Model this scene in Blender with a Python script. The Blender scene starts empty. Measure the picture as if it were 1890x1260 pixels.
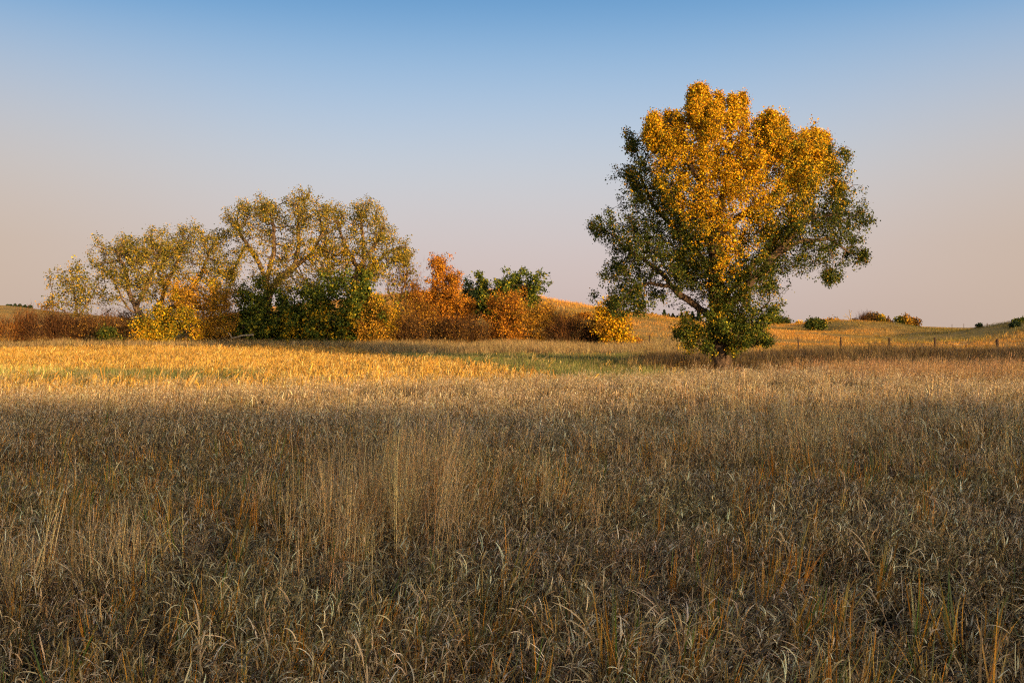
import bpy, math, random
import numpy as np
from mathutils import Vector

SC = bpy.context.scene
COL = SC.collection
R = math.radians
CAM_Z, F, U0, V0 = 1.9, 1837.0, 945.0, 605.0     # eye height, focal length and principal point on a 1890 px wide picture

SUN_EL, SUN_AZ = 7.0, 38.0                        # sun low behind the viewer, to the right (degrees)

# ------------------------------------------------------------------ helpers
def rng(seed): return np.random.default_rng(seed)

def smooth_noise(x, y, seed, scale):
    """cheap value noise, numpy, roughly -1..1"""
    x = np.asarray(x, float) / scale; y = np.asarray(y, float) / scale
    xi, yi = np.floor(x).astype(np.int64), np.floor(y).astype(np.int64)
    fx, fy = x - xi, y - yi
    fx = fx * fx * (3 - 2 * fx); fy = fy * fy * (3 - 2 * fy)
    def h(a, b):
        n = (a * 374761393 + b * 668265263 + seed * 974634777) & 0x7fffffff
        n = ((n ^ (n >> 13)) * 1274126177) & 0x7fffffff
        return ((n ^ (n >> 16)) & 0xffff) / 32767.5 - 1
    return (h(xi, yi) * (1 - fx) * (1 - fy) + h(xi + 1, yi) * fx * (1 - fy)
            + h(xi, yi + 1) * (1 - fx) * fy + h(xi + 1, yi + 1) * fx * fy)

def sstep(a, b, x): t = np.clip((np.asarray(x, float) - a) / (b - a), 0, 1); return t * t * (3 - 2 * t)

def mesh_arrays(name, verts, faces, mat, cols=None, parent=None, smooth=False, link=True):
    """verts (N,3), faces (M,k) or list of such arrays"""
    me = bpy.data.meshes.new(name)
    if not isinstance(faces, (list, tuple)): faces = [faces]
    faces = [np.asarray(f, np.int32) for f in faces if len(f)]
    me.vertices.add(len(verts)); me.vertices.foreach_set('co', np.asarray(verts, np.float32).ravel())
    loops = np.concatenate([f.ravel() for f in faces]); n = sum(len(f) for f in faces)
    tot = np.concatenate([np.full(len(f), f.shape[1], np.int32) for f in faces])
    start = np.concatenate([[0], np.cumsum(tot)[:-1]]).astype(np.int32)
    me.loops.add(len(loops)); me.loops.foreach_set('vertex_index', loops)
    me.polygons.add(n); me.polygons.foreach_set('loop_start', start)
    me.polygons.foreach_set('use_smooth', np.full(n, smooth))
    if cols is not None:
        a = me.attributes.new('Col', 'FLOAT_COLOR', 'POINT')
        c = np.ones((len(verts), 4), np.float32); c[:, :3] = cols
        a.data.foreach_set('color', c.ravel())
    me.update(calc_edges=True)
    me.materials.append(mat)
    o = bpy.data.objects.new(name, me)
    if link: COL.objects.link(o)
    if parent is not None: o.parent = parent
    return o

def tag(o, label=None, cat=None, group=None, kind=None):
    if label: o['label'] = label
    if cat: o['category'] = cat
    if group: o['group'] = group
    if kind: o['kind'] = kind
    return o

def empty(name, loc, label, cat, group=None):
    o = bpy.data.objects.new(name, None); COL.objects.link(o); o.location = loc
    o.empty_display_size = .3
    return tag(o, label, cat, group)

# ------------------------------------------------------------------ materials
def mat_new(name):
    m = bpy.data.materials.new(name); m.use_nodes = True
    nt = m.node_tree; nt.nodes.clear()
    return m, nt, nt.nodes, nt.links

def leaf_mat(name, transl=.25, rough=.6, spec=.2, instanced=False, gain=1.0):
    m, nt, N, L = mat_new(name)
    out = N.new('ShaderNodeOutputMaterial')
    at = N.new('ShaderNodeAttribute'); at.attribute_name = 'Col'
    col = at.outputs['Color']
    if instanced:
        ti = N.new('ShaderNodeAttribute'); ti.attribute_type = 'INSTANCER'; ti.attribute_name = 'tint'
        mx = N.new('ShaderNodeMix'); mx.data_type = 'RGBA'; mx.blend_type = 'MULTIPLY'; mx.inputs[0].default_value = 1
        L.new(col, mx.inputs[6]); L.new(ti.outputs['Color'], mx.inputs[7]); col = mx.outputs[2]
    p = N.new('ShaderNodeBsdfPrincipled'); p.inputs['Roughness'].default_value = rough
    p.inputs['Specular IOR Level'].default_value = spec
    L.new(col, p.inputs['Base Color'])
    t = N.new('ShaderNodeBsdfTranslucent'); L.new(col, t.inputs['Color'])
    ms = N.new('ShaderNodeMixShader'); ms.inputs[0].default_value = transl
    L.new(p.outputs[0], ms.inputs[1]); L.new(t.outputs[0], ms.inputs[2]); L.new(ms.outputs[0], out.inputs[0])
    return m

def bark_mat(name, c1, c2, scale=6, rough=.9):
    m, nt, N, L = mat_new(name)
    out = N.new('ShaderNodeOutputMaterial'); p = N.new('ShaderNodeBsdfPrincipled')
    p.inputs['Roughness'].default_value = rough; p.inputs['Specular IOR Level'].default_value = .15
    tc = N.new('ShaderNodeTexCoord'); mp = N.new('ShaderNodeMapping'); mp.inputs['Scale'].default_value = (1, 1, .22)
    L.new(tc.outputs['Object'], mp.inputs[0])
    n1 = N.new('ShaderNodeTexNoise'); n1.inputs['Scale'].default_value = scale; n1.inputs['Detail'].default_value = 6
    L.new(mp.outputs[0], n1.inputs['Vector'])
    r = N.new('ShaderNodeValToRGB'); r.color_ramp.elements[0].position = .38; r.color_ramp.elements[1].position = .62
    r.color_ramp.elements[0].color = (*c1, 1); r.color_ramp.elements[1].color = (*c2, 1)
    L.new(n1.outputs[0], r.inputs[0]); L.new(r.outputs[0], p.inputs['Base Color'])
    b = N.new('ShaderNodeBump'); b.inputs['Strength'].default_value = .9; b.inputs['Distance'].default_value = .06
    L.new(n1.outputs[0], b.inputs['Height']); L.new(b.outputs[0], p.inputs['Normal'])
    L.new(p.outputs[0], out.inputs[0])
    return m

LEAF = leaf_mat('leaf_surface', .18, .65, .1)
TWIG = leaf_mat('twig_surface', .0, .9, .05)
GRASS = leaf_mat('dry_grass_blades', .12, .5, .25, instanced=True)
BARK = bark_mat('cottonwood_bark', (.045, .028, .02), (.18, .11, .07), 9)
BARK_GREY = bark_mat('grey_bark', (.09, .055, .035), (.24, .15, .09), 7)
BARK_PALE = bark_mat('weathered_dead_wood', (.22, .16, .10), (.40, .30, .20), 8)
BARK_DARK = bark_mat('dark_stems', (.05, .03, .02), (.13, .08, .055), 10)
WOOD = bark_mat('weathered_post_wood', (.035, .02, .015), (.10, .055, .035), 14)
STEEL = bark_mat('galvanised_wire', (.25, .22, .20), (.36, .33, .30), 30, .5)
RUST = bark_mat('rusty_steel_post', (.07, .025, .015), (.16, .06, .03), 20)

# ------------------------------------------------------------------ terrain
BY = np.array([-400, 20, 50, 80, 110, 150, 200, 245, 330, 600, 4000.])
BZ = np.array([0, 0, -.25, -.32, -.2, .25, 1.15, 1.75, 1.7, -2, -6.])
HX = np.array([-400, -75, -50, -28, -12, 0, 3.5, 8.6, 12.7, 18, 25, 36, 60, 400.])
HZ = np.array([0, .3, 2.2, 5.3, 6.9, 6.7, 5.9, 4.9, 4.15, 3.4, 2.7, 1.2, .2, 0])
RIDGE_Y, RIDGE_H = -58.0, 11.3

def interp_s(x, X, Z):
    """smoothed piecewise interpolation"""
    w = (X[-2] - X[1]) * .012
    return (np.interp(x - w, X, Z) + 2 * np.interp(x, X, Z) + np.interp(x + w, X, Z)) / 4

def height(x, y):
    x = np.asarray(x, float); y = np.asarray(y, float)
    z = interp_s(y, BY, BZ)
    near = sstep(-8, 14, y)
    # hill behind the thicket
    z = z + interp_s(x, HX, HZ) * np.exp(-((y - 150) / 31) ** 2)
    z = z + 3.2 * np.exp(-((x + 10) / 60) ** 2 - ((y - 205) / 30) ** 2)
    # far left hill
    z = z + 6.8 * np.exp(-((x + 155) / 55) ** 2 - ((y - 260) / 50) ** 2)
    # low mound and the slope rising at the right
    z = z + 1.5 * np.exp(-((x - 62) / 7.0) ** 4 - ((y - 178) / 16) ** 2) + .55 * np.exp(-((x - 74) / 16) ** 2 - ((y - 185) / 18) ** 2)
    z = z + 5.4 * sstep(49, 90, x) * np.exp(-((y - 128) / 24) ** 2)
    z = z - .9 * np.exp(-((x - 62) / 12) ** 2 - ((y - 150) / 9) ** 2)
    # swale round the cottonwood and lip of tall brush beyond it
    z = z - .18 * np.exp(-((x - 14) / 13) ** 2 - ((y - 47) / 7) ** 2)
    z = z + .35 * np.exp(-((x - 26) / 16) ** 2 - ((y - 62) / 5) ** 2)
    # undulation
    z = z + near * (.10 * smooth_noise(x, y, 3, 9) + .05 * smooth_noise(x, y, 4, 3.1))
    z = z + .35 * sstep(95, 150, y) * (smooth_noise(x, y, 5, 17) + .45 * smooth_noise(x, y, 6, 7))
    # ridge behind the viewer which keeps the foreground in shade at sunset
    r = RIDGE_H + .5 * smooth_noise(x, y, 7, 26) + .25 * smooth_noise(x, y, 8, 9) + .012 * (x - 40)
    z = z + r * np.exp(-(np.maximum(np.abs(y - RIDGE_Y) - 4, 0) / 19) ** 2) * (1 - sstep(-10, 0, y))
    return z

def gz(x, y): return float(height(x, y))
def px(u, v, D, dy=0.0): return np.array([(u - U0) * (D + dy) / F, D + dy, CAM_Z - (v - V0) * (D + dy) / F])
def ux(u, y): return (u - U0) * y / F

def make_ground():
    xs = np.concatenate([-np.geomspace(2500, 112, 34), np.arange(-110, 110.1, .9), np.geomspace(112, 2500, 34)])
    ys = np.concatenate([-np.geomspace(400, 101, 12), np.arange(-100, 0, 2.5), np.arange(0, 30, .6), np.arange(30, 120, .9),
                         np.arange(120, 280, 1.6), np.geomspace(280, 3500, 50)])
    X, Y = np.meshgrid(xs, ys); Z = height(X, Y)
    V = np.stack([X, Y, Z], -1).reshape(-1, 3)
    nx, ny = len(xs), len(ys)
    i = np.arange(nx * ny).reshape(ny, nx)
    Fc = np.stack([i[:-1, :-1], i[:-1, 1:], i[1:, 1:], i[1:, :-1]], -1).reshape(-1, 4)
    x, y = V[:, 0], V[:, 1]
    soil = np.array([.022, .015, .009]); stub = np.array([.17, .105, .05]); green = np.array([.085, .10, .03])
    brown = np.array([.16, .10, .05]); gold = np.array([.42, .235, .06]); olive = np.array([.24, .17, .05]); pale = np.array([.34, .24, .13])
    C = np.tile(soil, (len(V), 1))
    def mixc(C, col, m): m = np.clip(m, 0, 1)[:, None]; return C * (1 - m) + col * m
    C = mixc(C, stub, sstep(25, 29, y))
    C = mixc(C, green, sstep(0, 1, green_mask(x, y)) * .8)
    C = mixc(C, brown, sstep(0, 1, belt_mask(x, y)) * .9)
    far = sstep(70, 84, y)
    C = mixc(C, gold, far)
    n1 = smooth_noise(x * .35, y, 11, 6); n2 = smooth_noise(x * .3, y, 12, 15); n3 = smooth_noise(x, y, 13, 3.)
    C = mixc(C, olive, far * sstep(-.1, .7, n1 + .35 * n3) * .55)
    C = mixc(C, pale, far * sstep(.05, .7, n2 - .2) * .4)
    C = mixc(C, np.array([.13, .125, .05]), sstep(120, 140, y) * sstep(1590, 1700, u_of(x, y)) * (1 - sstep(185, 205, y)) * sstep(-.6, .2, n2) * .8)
    C = mixc(C, np.array([.30, .20, .065]), np.exp(-((x - 2) / 20) ** 2 - ((y - 140) / 28) ** 2) * .75)
    m, nt, N, L = mat_new('ground_soil_and_turf')
    out = N.new('ShaderNodeOutputMaterial'); p = N.new('ShaderNodeBsdfPrincipled'); p.inputs['Roughness'].default_value = .95
    p.inputs['Specular IOR Level'].default_value = .1
    at = N.new('ShaderNodeAttribute'); at.attribute_name = 'Col'
    tc = N.new('ShaderNodeTexCoord')
    n = N.new('ShaderNodeTexNoise'); n.inputs['Scale'].default_value = 1.3; n.inputs['Detail'].default_value = 9; n.inputs['Roughness'].default_value = .7
    mp = N.new('ShaderNodeMapping'); mp.inputs['Scale'].default_value = (.6, 1, 1)
    L.new(tc.outputs['Object'], mp.inputs[0]); L.new(mp.outputs[0], n.inputs['Vector'])
    mr = N.new('ShaderNodeMapRange'); mr.inputs[1].default_value = .3; mr.inputs[2].default_value = .7; mr.inputs[3].default_value = .55; mr.inputs[4].default_value = 1.45
    L.new(n.outputs[0], mr.inputs[0])
    mx = N.new('ShaderNodeMix'); mx.data_type = 'RGBA'; mx.blend_type = 'MULTIPLY'; mx.inputs[0].default_value = 1
    L.new(at.outputs['Color'], mx.inputs[6]); L.new(mr.outputs[0], mx.inputs[7]); L.new(mx.outputs[2], p.inputs['Base Color'])
    n2_ = N.new('ShaderNodeTexNoise'); n2_.inputs['Scale'].default_value = 5; n2_.inputs['Detail'].default_value = 5
    L.new(tc.outputs['Object'], n2_.inputs['Vector'])
    b = N.new('ShaderNodeBump'); b.inputs['Strength'].default_value = 1; b.inputs['Distance'].default_value = .25
    L.new(n2_.outputs[0], b.inputs['Height']); L.new(b.outputs[0], p.inputs['Normal']); L.new(p.outputs[0], out.inputs[0])
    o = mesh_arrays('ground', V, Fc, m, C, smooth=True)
    tag(o, kind='structure')

# zones of the field (all in metres on the ground)
def u_of(x, y): return U0 + x / np.maximum(y, 1) * F
def stub_far(x, y):
    """far edge of the maize stubble as a function of bearing"""
    u = u_of(x, y)
    return np.interp(u, [-400, 0, 560, 640, 700, 780, 860, 940, 1000, 1040], [92, 92, 92, 86, 74, 62, 53, 44, 38, 32])
def green_mask(x, y):
    u = u_of(x, y)
    a = sstep(32, 35, y) * (1 - sstep(42, 45, y)) * sstep(40, 110, u) * (1 - sstep(380, 560, u))
    b = sstep(0, 3, y - stub_far(x, y)) * (1 - sstep(74, 80, y)) * sstep(640, 760, u) * (1 - sstep(1190, 1260, u)) * sstep(26, 30, y)
    return np.maximum(a, b)
def belt_mask(x, y):
    """brown grass belt in front of the thicket and the brushy ground round the cottonwood"""
    u = u_of(x, y)
    a = sstep(74, 80, y) * (1 - sstep(97, 101, y)) * sstep(640, 700, u) * (1 - sstep(1260, 1400, u))
    b = sstep(90, 93, y) * (1 - sstep(99, 103, y)) * (1 - sstep(640, 700, u))
    c = sstep(1130, 1250, u) * sstep(29, 34, y) * (1 - sstep(67, 71, y))
    return np.maximum(np.maximum(a, b), c)
make_ground()

# ------------------------------------------------------------------ ribbons (grass blades, stalks, husks)
def ribbons(base, az, L, th0, curl, w, cols, segs=5, power=1.4, twist=0.0, tipw=.05, midw=1.0, g=None):
    """base (n,3); az azimuth; th0 lean from vertical; curl extra lean at the tip; returns verts, faces, cols"""
    n = len(base)
    s = np.linspace(0, 1, segs + 1)[None, :]
    th = th0[:, None] + curl[:, None] * s ** power
    ds = (L / segs)[:, None]
    dr = np.sin(th) * ds; dz = np.cos(th) * ds
    r = np.concatenate([np.zeros((n, 1)), np.cumsum((dr[:, :-1] + dr[:, 1:]) / 2, 1)], 1)
    z = np.concatenate([np.zeros((n, 1)), np.cumsum((dz[:, :-1] + dz[:, 1:]) / 2, 1)], 1)
    ca, sa = np.cos(az)[:, None], np.sin(az)[:, None]
    P = np.stack([base[:, 0:1] + r * ca, base[:, 1:2] + r * sa, base[:, 2:3] + z], -1)
    wd = w[:, None] * (midw * np.minimum(1, .45 + 2.2 * s) * (1 - s) ** .55 + tipw)
    tw = (g.uniform(-1, 1, n)[:, None] if g is not None else 0) * twist * s
    side = np.stack([-sa * np.cos(tw) , ca * np.cos(tw), np.sin(tw) + 0 * sa], -1)
    A = P - side * wd[..., None] / 2; B = P + side * wd[..., None] / 2
    V = np.stack([A, B], 2).reshape(-1, 3)
    k = np.arange(n)[:, None] * (2 * (segs + 1)) + np.arange(segs)[None, :] * 2
    Fc = np.stack([k, k + 1, k + 3, k + 2], -1).reshape(-1, 4)
    C = np.repeat(cols, 2 * (segs + 1), 0)
    return V, Fc, C

class Acc:
    def __init__(s): s.v, s.f, s.c, s.n = [], [], [], 0
    def add(s, V, Fc, C):
        s.v.append(V); s.f.append(Fc + s.n); s.c.append(C); s.n += len(V)
    def build(s, name, mat, **k):
        by = {}
        for f in s.f: by.setdefault(f.shape[1], []).append(f)
        return mesh_arrays(name, np.concatenate(s.v), [np.concatenate(f) for f in by.values()], mat, np.concatenate(s.c), **k)

def pal(g, n, cols, wts, jit=.18):
    cols = np.array(cols, float); wts = np.array(wts, float); wts /= wts.sum()
    c = cols[g.choice(len(cols), n, p=wts)]
    return np.clip(c * (1 + jit * g.standard_normal((n, 1))) * (1 + .03 * g.standard_normal((n, 3))), .004, .9)

TAU = 2 * math.pi
# dry grass colours (linear albedo)
GREY = (.58, .43, .245); TAN = (.40, .26, .11); PALE = (.80, .66, .47); UMB = (.07, .04, .017); ORG = (.66, .26, .03)
ORG2 = (.56, .28, .05); GRN = (.13, .19, .03); RUSTC = (.42, .19, .07); GOLD = (.62, .40, .09); OLV = (.20, .18, .06)

def disk(g, n, rad): a = g.uniform(0, TAU, n); r = rad * np.sqrt(g.uniform(0, 1, n)); return np.stack([r * np.cos(a), r * np.sin(a), np.zeros(n)], -1)

def clump_curly(g, full=1.0):
    A = Acc(); n = int(9 * full)
    b = disk(g, n, .16); az = g.uniform(0, TAU, n); L = g.uniform(.26, .52, n); th = g.uniform(.05, .4, n); cu = g.uniform(0, .4, n)
    A.add(*ribbons(b, az, L, th, cu, np.full(n, .0055), pal(g, n, [TAN, UMB, GREY], [3, 2, 1.4]), 3, tipw=.4, g=g))
    # curled leaves that leave the stems at various heights
    m = n * 5; k = g.integers(0, n, m); s = g.uniform(.3, 1., m)
    r = L[k] * s; thm = th[k] + cu[k] * s * .4
    p = b[k] + np.stack([r * np.sin(thm) * np.cos(az[k]), r * np.sin(thm) * np.sin(az[k]), r * np.cos(thm)], -1)
    A.add(*ribbons(p, g.uniform(0, TAU, m), g.uniform(.07, .19, m), g.uniform(.05, .7, m), g.uniform(.3, 2.8, m), g.uniform(.0065, .0120, m),
                   pal(g, m, [GREY, PALE, TAN, UMB, OLV], [3.6, 3.0, 4.0, 4.6, 1.2], .30), 6, 1.2, twist=1.0, g=g))
    # basal litter blades
    m = 16; A.add(*ribbons(disk(g, m, .2), g.uniform(0, TAU, m), g.uniform(.15, .35, m), g.uniform(.2, 1.1, m), g.uniform(0, 1.0, m), g.uniform(.004, .008, m),
                   pal(g, m, [UMB, TAN, (.05, .03, .015)], [3, 1.2, 3]), 4, g=g))
    return A
def clump_basal(g):
    A = Acc(); m = 13
    A.add(*ribbons(disk(g, m, .05), g.uniform(0, TAU, m), g.uniform(.30, .55, m), g.uniform(.03, .35, m), g.uniform(-.1, .5, m), g.uniform(.008, .013, m),
                   pal(g, m, [ORG, ORG2, GRN, OLV, GOLD, TAN], [3.4, 3.6, 2, 2.4, 2, 1.5]), 5, midw=1.15, g=g))
    m = 14
    A.add(*ribbons(disk(g, m, .16), g.uniform(0, TAU, m), g.uniform(.2, .45, m), g.uniform(.1, .6, m), g.uniform(.3, 1.8, m), g.uniform(.004, .007, m),
                   pal(g, m, [TAN, GREY, UMB], [3, 2, 3]), 5, g=g))
    return A
def clump_tall(g):
    """tall bunch grass: reddish stems with arching leaves"""
    A = Acc(); n = 9
    b = disk(g, n, .10); az = g.uniform(0, TAU, n); L = g.uniform(.7, 1.15, n); th = g.uniform(.0, .18, n); cu = g.uniform(0, .22, n)
    A.add(*ribbons(b, az, L, th, cu, np.full(n, .0045), pal(g, n, [(.76, .52, .25), (.62, .34, .13), TAN], [4, 3, 1.5]), 5, tipw=.35, g=g))
    m = n * 3; k = g.integers(0, n, m); s = g.uniform(.05, .75, m); r = L[k] * s
    p = b[k] + np.stack([r * np.sin(th[k]) * np.cos(az[k]), r * np.sin(th[k]) * np.sin(az[k]), r * np.cos(th[k])], -1)
    A.add(*ribbons(p, g.uniform(0, TAU, m), g.uniform(.14, .38, m), g.uniform(.15, .5, m), g.uniform(.6, 2.4, m), g.uniform(.0045, .007, m),
                   pal(g, m, [(.66, .42, .18), RUSTC, TAN, (.74, .54, .30)], [4, 2, 2.4, 3]), 6, twist=.9, g=g))
    m = 22
    A.add(*ribbons(disk(g, m, .12), g.uniform(0, TAU, m), g.uniform(.2, .5, m), g.uniform(.05, .5, m), g.uniform(.1, 1.2, m), g.uniform(.005, .009, m),
                   pal(g, m, [RUSTC, ORG, UMB, TAN], [2, 2, 4, 2]), 4, g=g))
    # thin feathery tips
    m = n * 3; k = g.integers(0, n, m); s = g.uniform(.8, 1.0, m); r = L[k] * s; t2 = th[k] + cu[k] * s * .45
    p = b[k] + np.stack([r * np.sin(t2) * np.cos(az[k]), r * np.sin(t2) * np.sin(az[k]), r * np.cos(t2)], -1)
    A.add(*ribbons(p, g.uniform(0, TAU, m), g.uniform(.04, .09, m), g.uniform(.2, .7, m), g.uniform(0, .5, m), np.full(m, .004),
                   pal(g, m, [(.56, .38, .22), (.46, .28, .15)], [1, 1]), 2, g=g))
    return A
def clump_head(g, tall=.64, head=(GREY, PALE, TAN)):
    """upright stems that end in drooping pale seed heads"""
    A = Acc(); n = 11
    b = disk(g, n, .2); az = g.uniform(-.6, .9, n); L = g.uniform(.75, 1.08, n) * tall; th = g.uniform(.0, .16, n); cu = g.uniform(0, .3, n)
    A.add(*ribbons(b, az, L, th, cu, np.full(n, .0045), pal(g, n, [TAN, UMB, ORG2, GREY], [3, 2, 1.4, 2]), 4, tipw=.3, g=g))
    m = n * 9; k = g.integers(0, n, m); s = g.uniform(.76, 1.02, m); r = L[k] * s; t2 = th[k] + cu[k] * s * .42
    p = b[k] + np.stack([r * np.sin(t2) * np.cos(az[k]), r * np.sin(t2) * np.sin(az[k]), r * np.cos(t2)], -1)
    A.add(*ribbons(p, g.normal(.3, 1.4, m), g.uniform(.025, .05, m), g.uniform(.2, 1.2, m), g.uniform(.2, 1.2, m), g.uniform(.006, .010, m),
                   pal(g, m, list(head), [3, 2, 2]), 2, g=g))
    m = n * 2; k = g.integers(0, n, m); s = g.uniform(.1, .7, m); r = L[k] * s
    p = b[k] + np.stack([r * np.sin(th[k]) * np.cos(az[k]), r * np.sin(th[k]) * np.sin(az[k]), r * np.cos(th[k])], -1)
    A.add(*ribbons(p, g.uniform(0, TAU, m), g.uniform(.1, .22, m), g.uniform(.2, .7, m), g.uniform(.8, 2.6, m), g.uniform(.005, .008, m),
                   pal(g, m, [TAN, GREY, UMB, OLV], [3, 3, 3, 1]), 5, 1.2, g=g))
    m = 14
    A.add(*ribbons(disk(g, m, .2), g.uniform(0, TAU, m), g.uniform(.2, .4, m), g.uniform(.1, .7, m), g.uniform(.1, 1.0, m), g.uniform(.005, .009, m),
                   pal(g, m, [UMB, ORG2, TAN], [4, 1, 2]), 3, g=g))
    return A
def clump_green(g):
    A = Acc(); m = 60
    A.add(*ribbons(disk(g, m, .32), g.uniform(0, TAU, m), g.uniform(.16, .40, m), g.uniform(.0, .5, m), g.uniform(.1, 1.0, m), g.uniform(.008, .013, m),
                   pal(g, m, [(.16, .20, .045), (.22, .24, .06), (.36, .30, .10), (.48, .36, .16)], [4, 3, 1.6, .9]), 3, g=g))
    return A
def clump_belt(g):
    """knee-high brown pasture grass seen from far away"""
    A = Acc(); m = 46
    A.add(*ribbons(disk(g, m, .4), g.normal(.4, 1.2, m), g.uniform(.4, .95, m), g.uniform(.0, .3, m), g.uniform(.1, .9, m), g.uniform(.012, .02, m),
                   pal(g, m, [(.42, .27, .10), (.30, .175, .06), (.50, .36, .18), UMB], [4, 3, 2, 2]), 3, g=g))
    return A
def clump_stubble(g):
    """cut maize stalks with torn leaves and litter"""
    A = Acc(); n = 5
    b = np.stack([np.linspace(-.34, .34, n) + g.normal(0, .04, n), g.normal(0, .05, n), np.zeros(n)], -1)
    az = g.uniform(0, TAU, n); L = g.uniform(.08, .40, n); L[g.integers(n)] *= 1.25; th = g.uniform(0, .3, n)
    c = pal(g, n, [(.74, .46, .11), (.62, .35, .07), (.82, .60, .24)], [3, 2, 2], .15)
    for q in range(3):     # three-sided stalk
        A.add(*ribbons(b + np.array([math.cos(q * 2.09) * .008, math.sin(q * 2.09) * .008, 0]), az, L, th, th * 0 + .1, np.full(n, .019), c, 1, tipw=.75, midw=.3))
    off = np.stack([0 * az, 0 * az, 0 * az], -1)
    A.add(*ribbons(b + off, az + math.pi / 2, L, th * .3, th * 0, np.full(n, .019), c, 1, tipw=.8, midw=.2))
    m = 12; k = g.integers(0, n, m); s = g.uniform(.3, 1, m)
    p = b[k] + np.stack([0 * s, 0 * s, L[k] * s], -1)
    A.add(*ribbons(p, g.uniform(0, TAU, m), g.uniform(.12, .36, m), g.uniform(.2, 1.0, m), g.uniform(.6, 2.4, m), g.uniform(.012, .027, m),
                   pal(g, m, [(.74, .46, .10), (.60, .31, .06), (.84, .64, .26)], [3, 2.6, 2], .18), 4, twist=1.3, g=g))
    m = 10
    pb = np.stack([g.uniform(-.42, .42, m), g.uniform(-.38, .38, m), g.uniform(.015, .05, m)], -1)
    A.add(*ribbons(pb, g.uniform(0, TAU, m), g.uniform(.15, .5, m), g.uniform(1.2, 1.55, m), g.uniform(-.4, .3, m), g.uniform(.012, .028, m),
                   pal(g, m, [(.66, .42, .13), (.44, .24, .07), (.78, .60, .30)], [3, 3, 2]), 3, twist=1.5, g=g))
    return A
def clump_pasture(g):
    A = Acc(); m = 26
    A.add(*ribbons(disk(g, m, .6), g.normal(.4, 1.3, m), g.uniform(.2, .5, m), g.uniform(.0, .5, m), g.uniform(.2, 1.0, m), g.uniform(.02, .035, m),
                   pal(g, m, [(.60, .33, .06), (.48, .25, .05), (.60, .40, .15), (.24, .19, .05)], [4, 3, 1.6, 1.4]), 2, g=g))
    return A

SRC = {}
def source(kind, fn, n, seed):
    c = bpy.data.collections.new('clumps_' + kind)          # never linked: only instanced
    for i in range(n):
        o = fn(rng(seed + i)).build('%s_clump_%02d' % (kind, i), GRASS, link=False)
        c.objects.link(o)
    SRC[kind] = (c, n)

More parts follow.
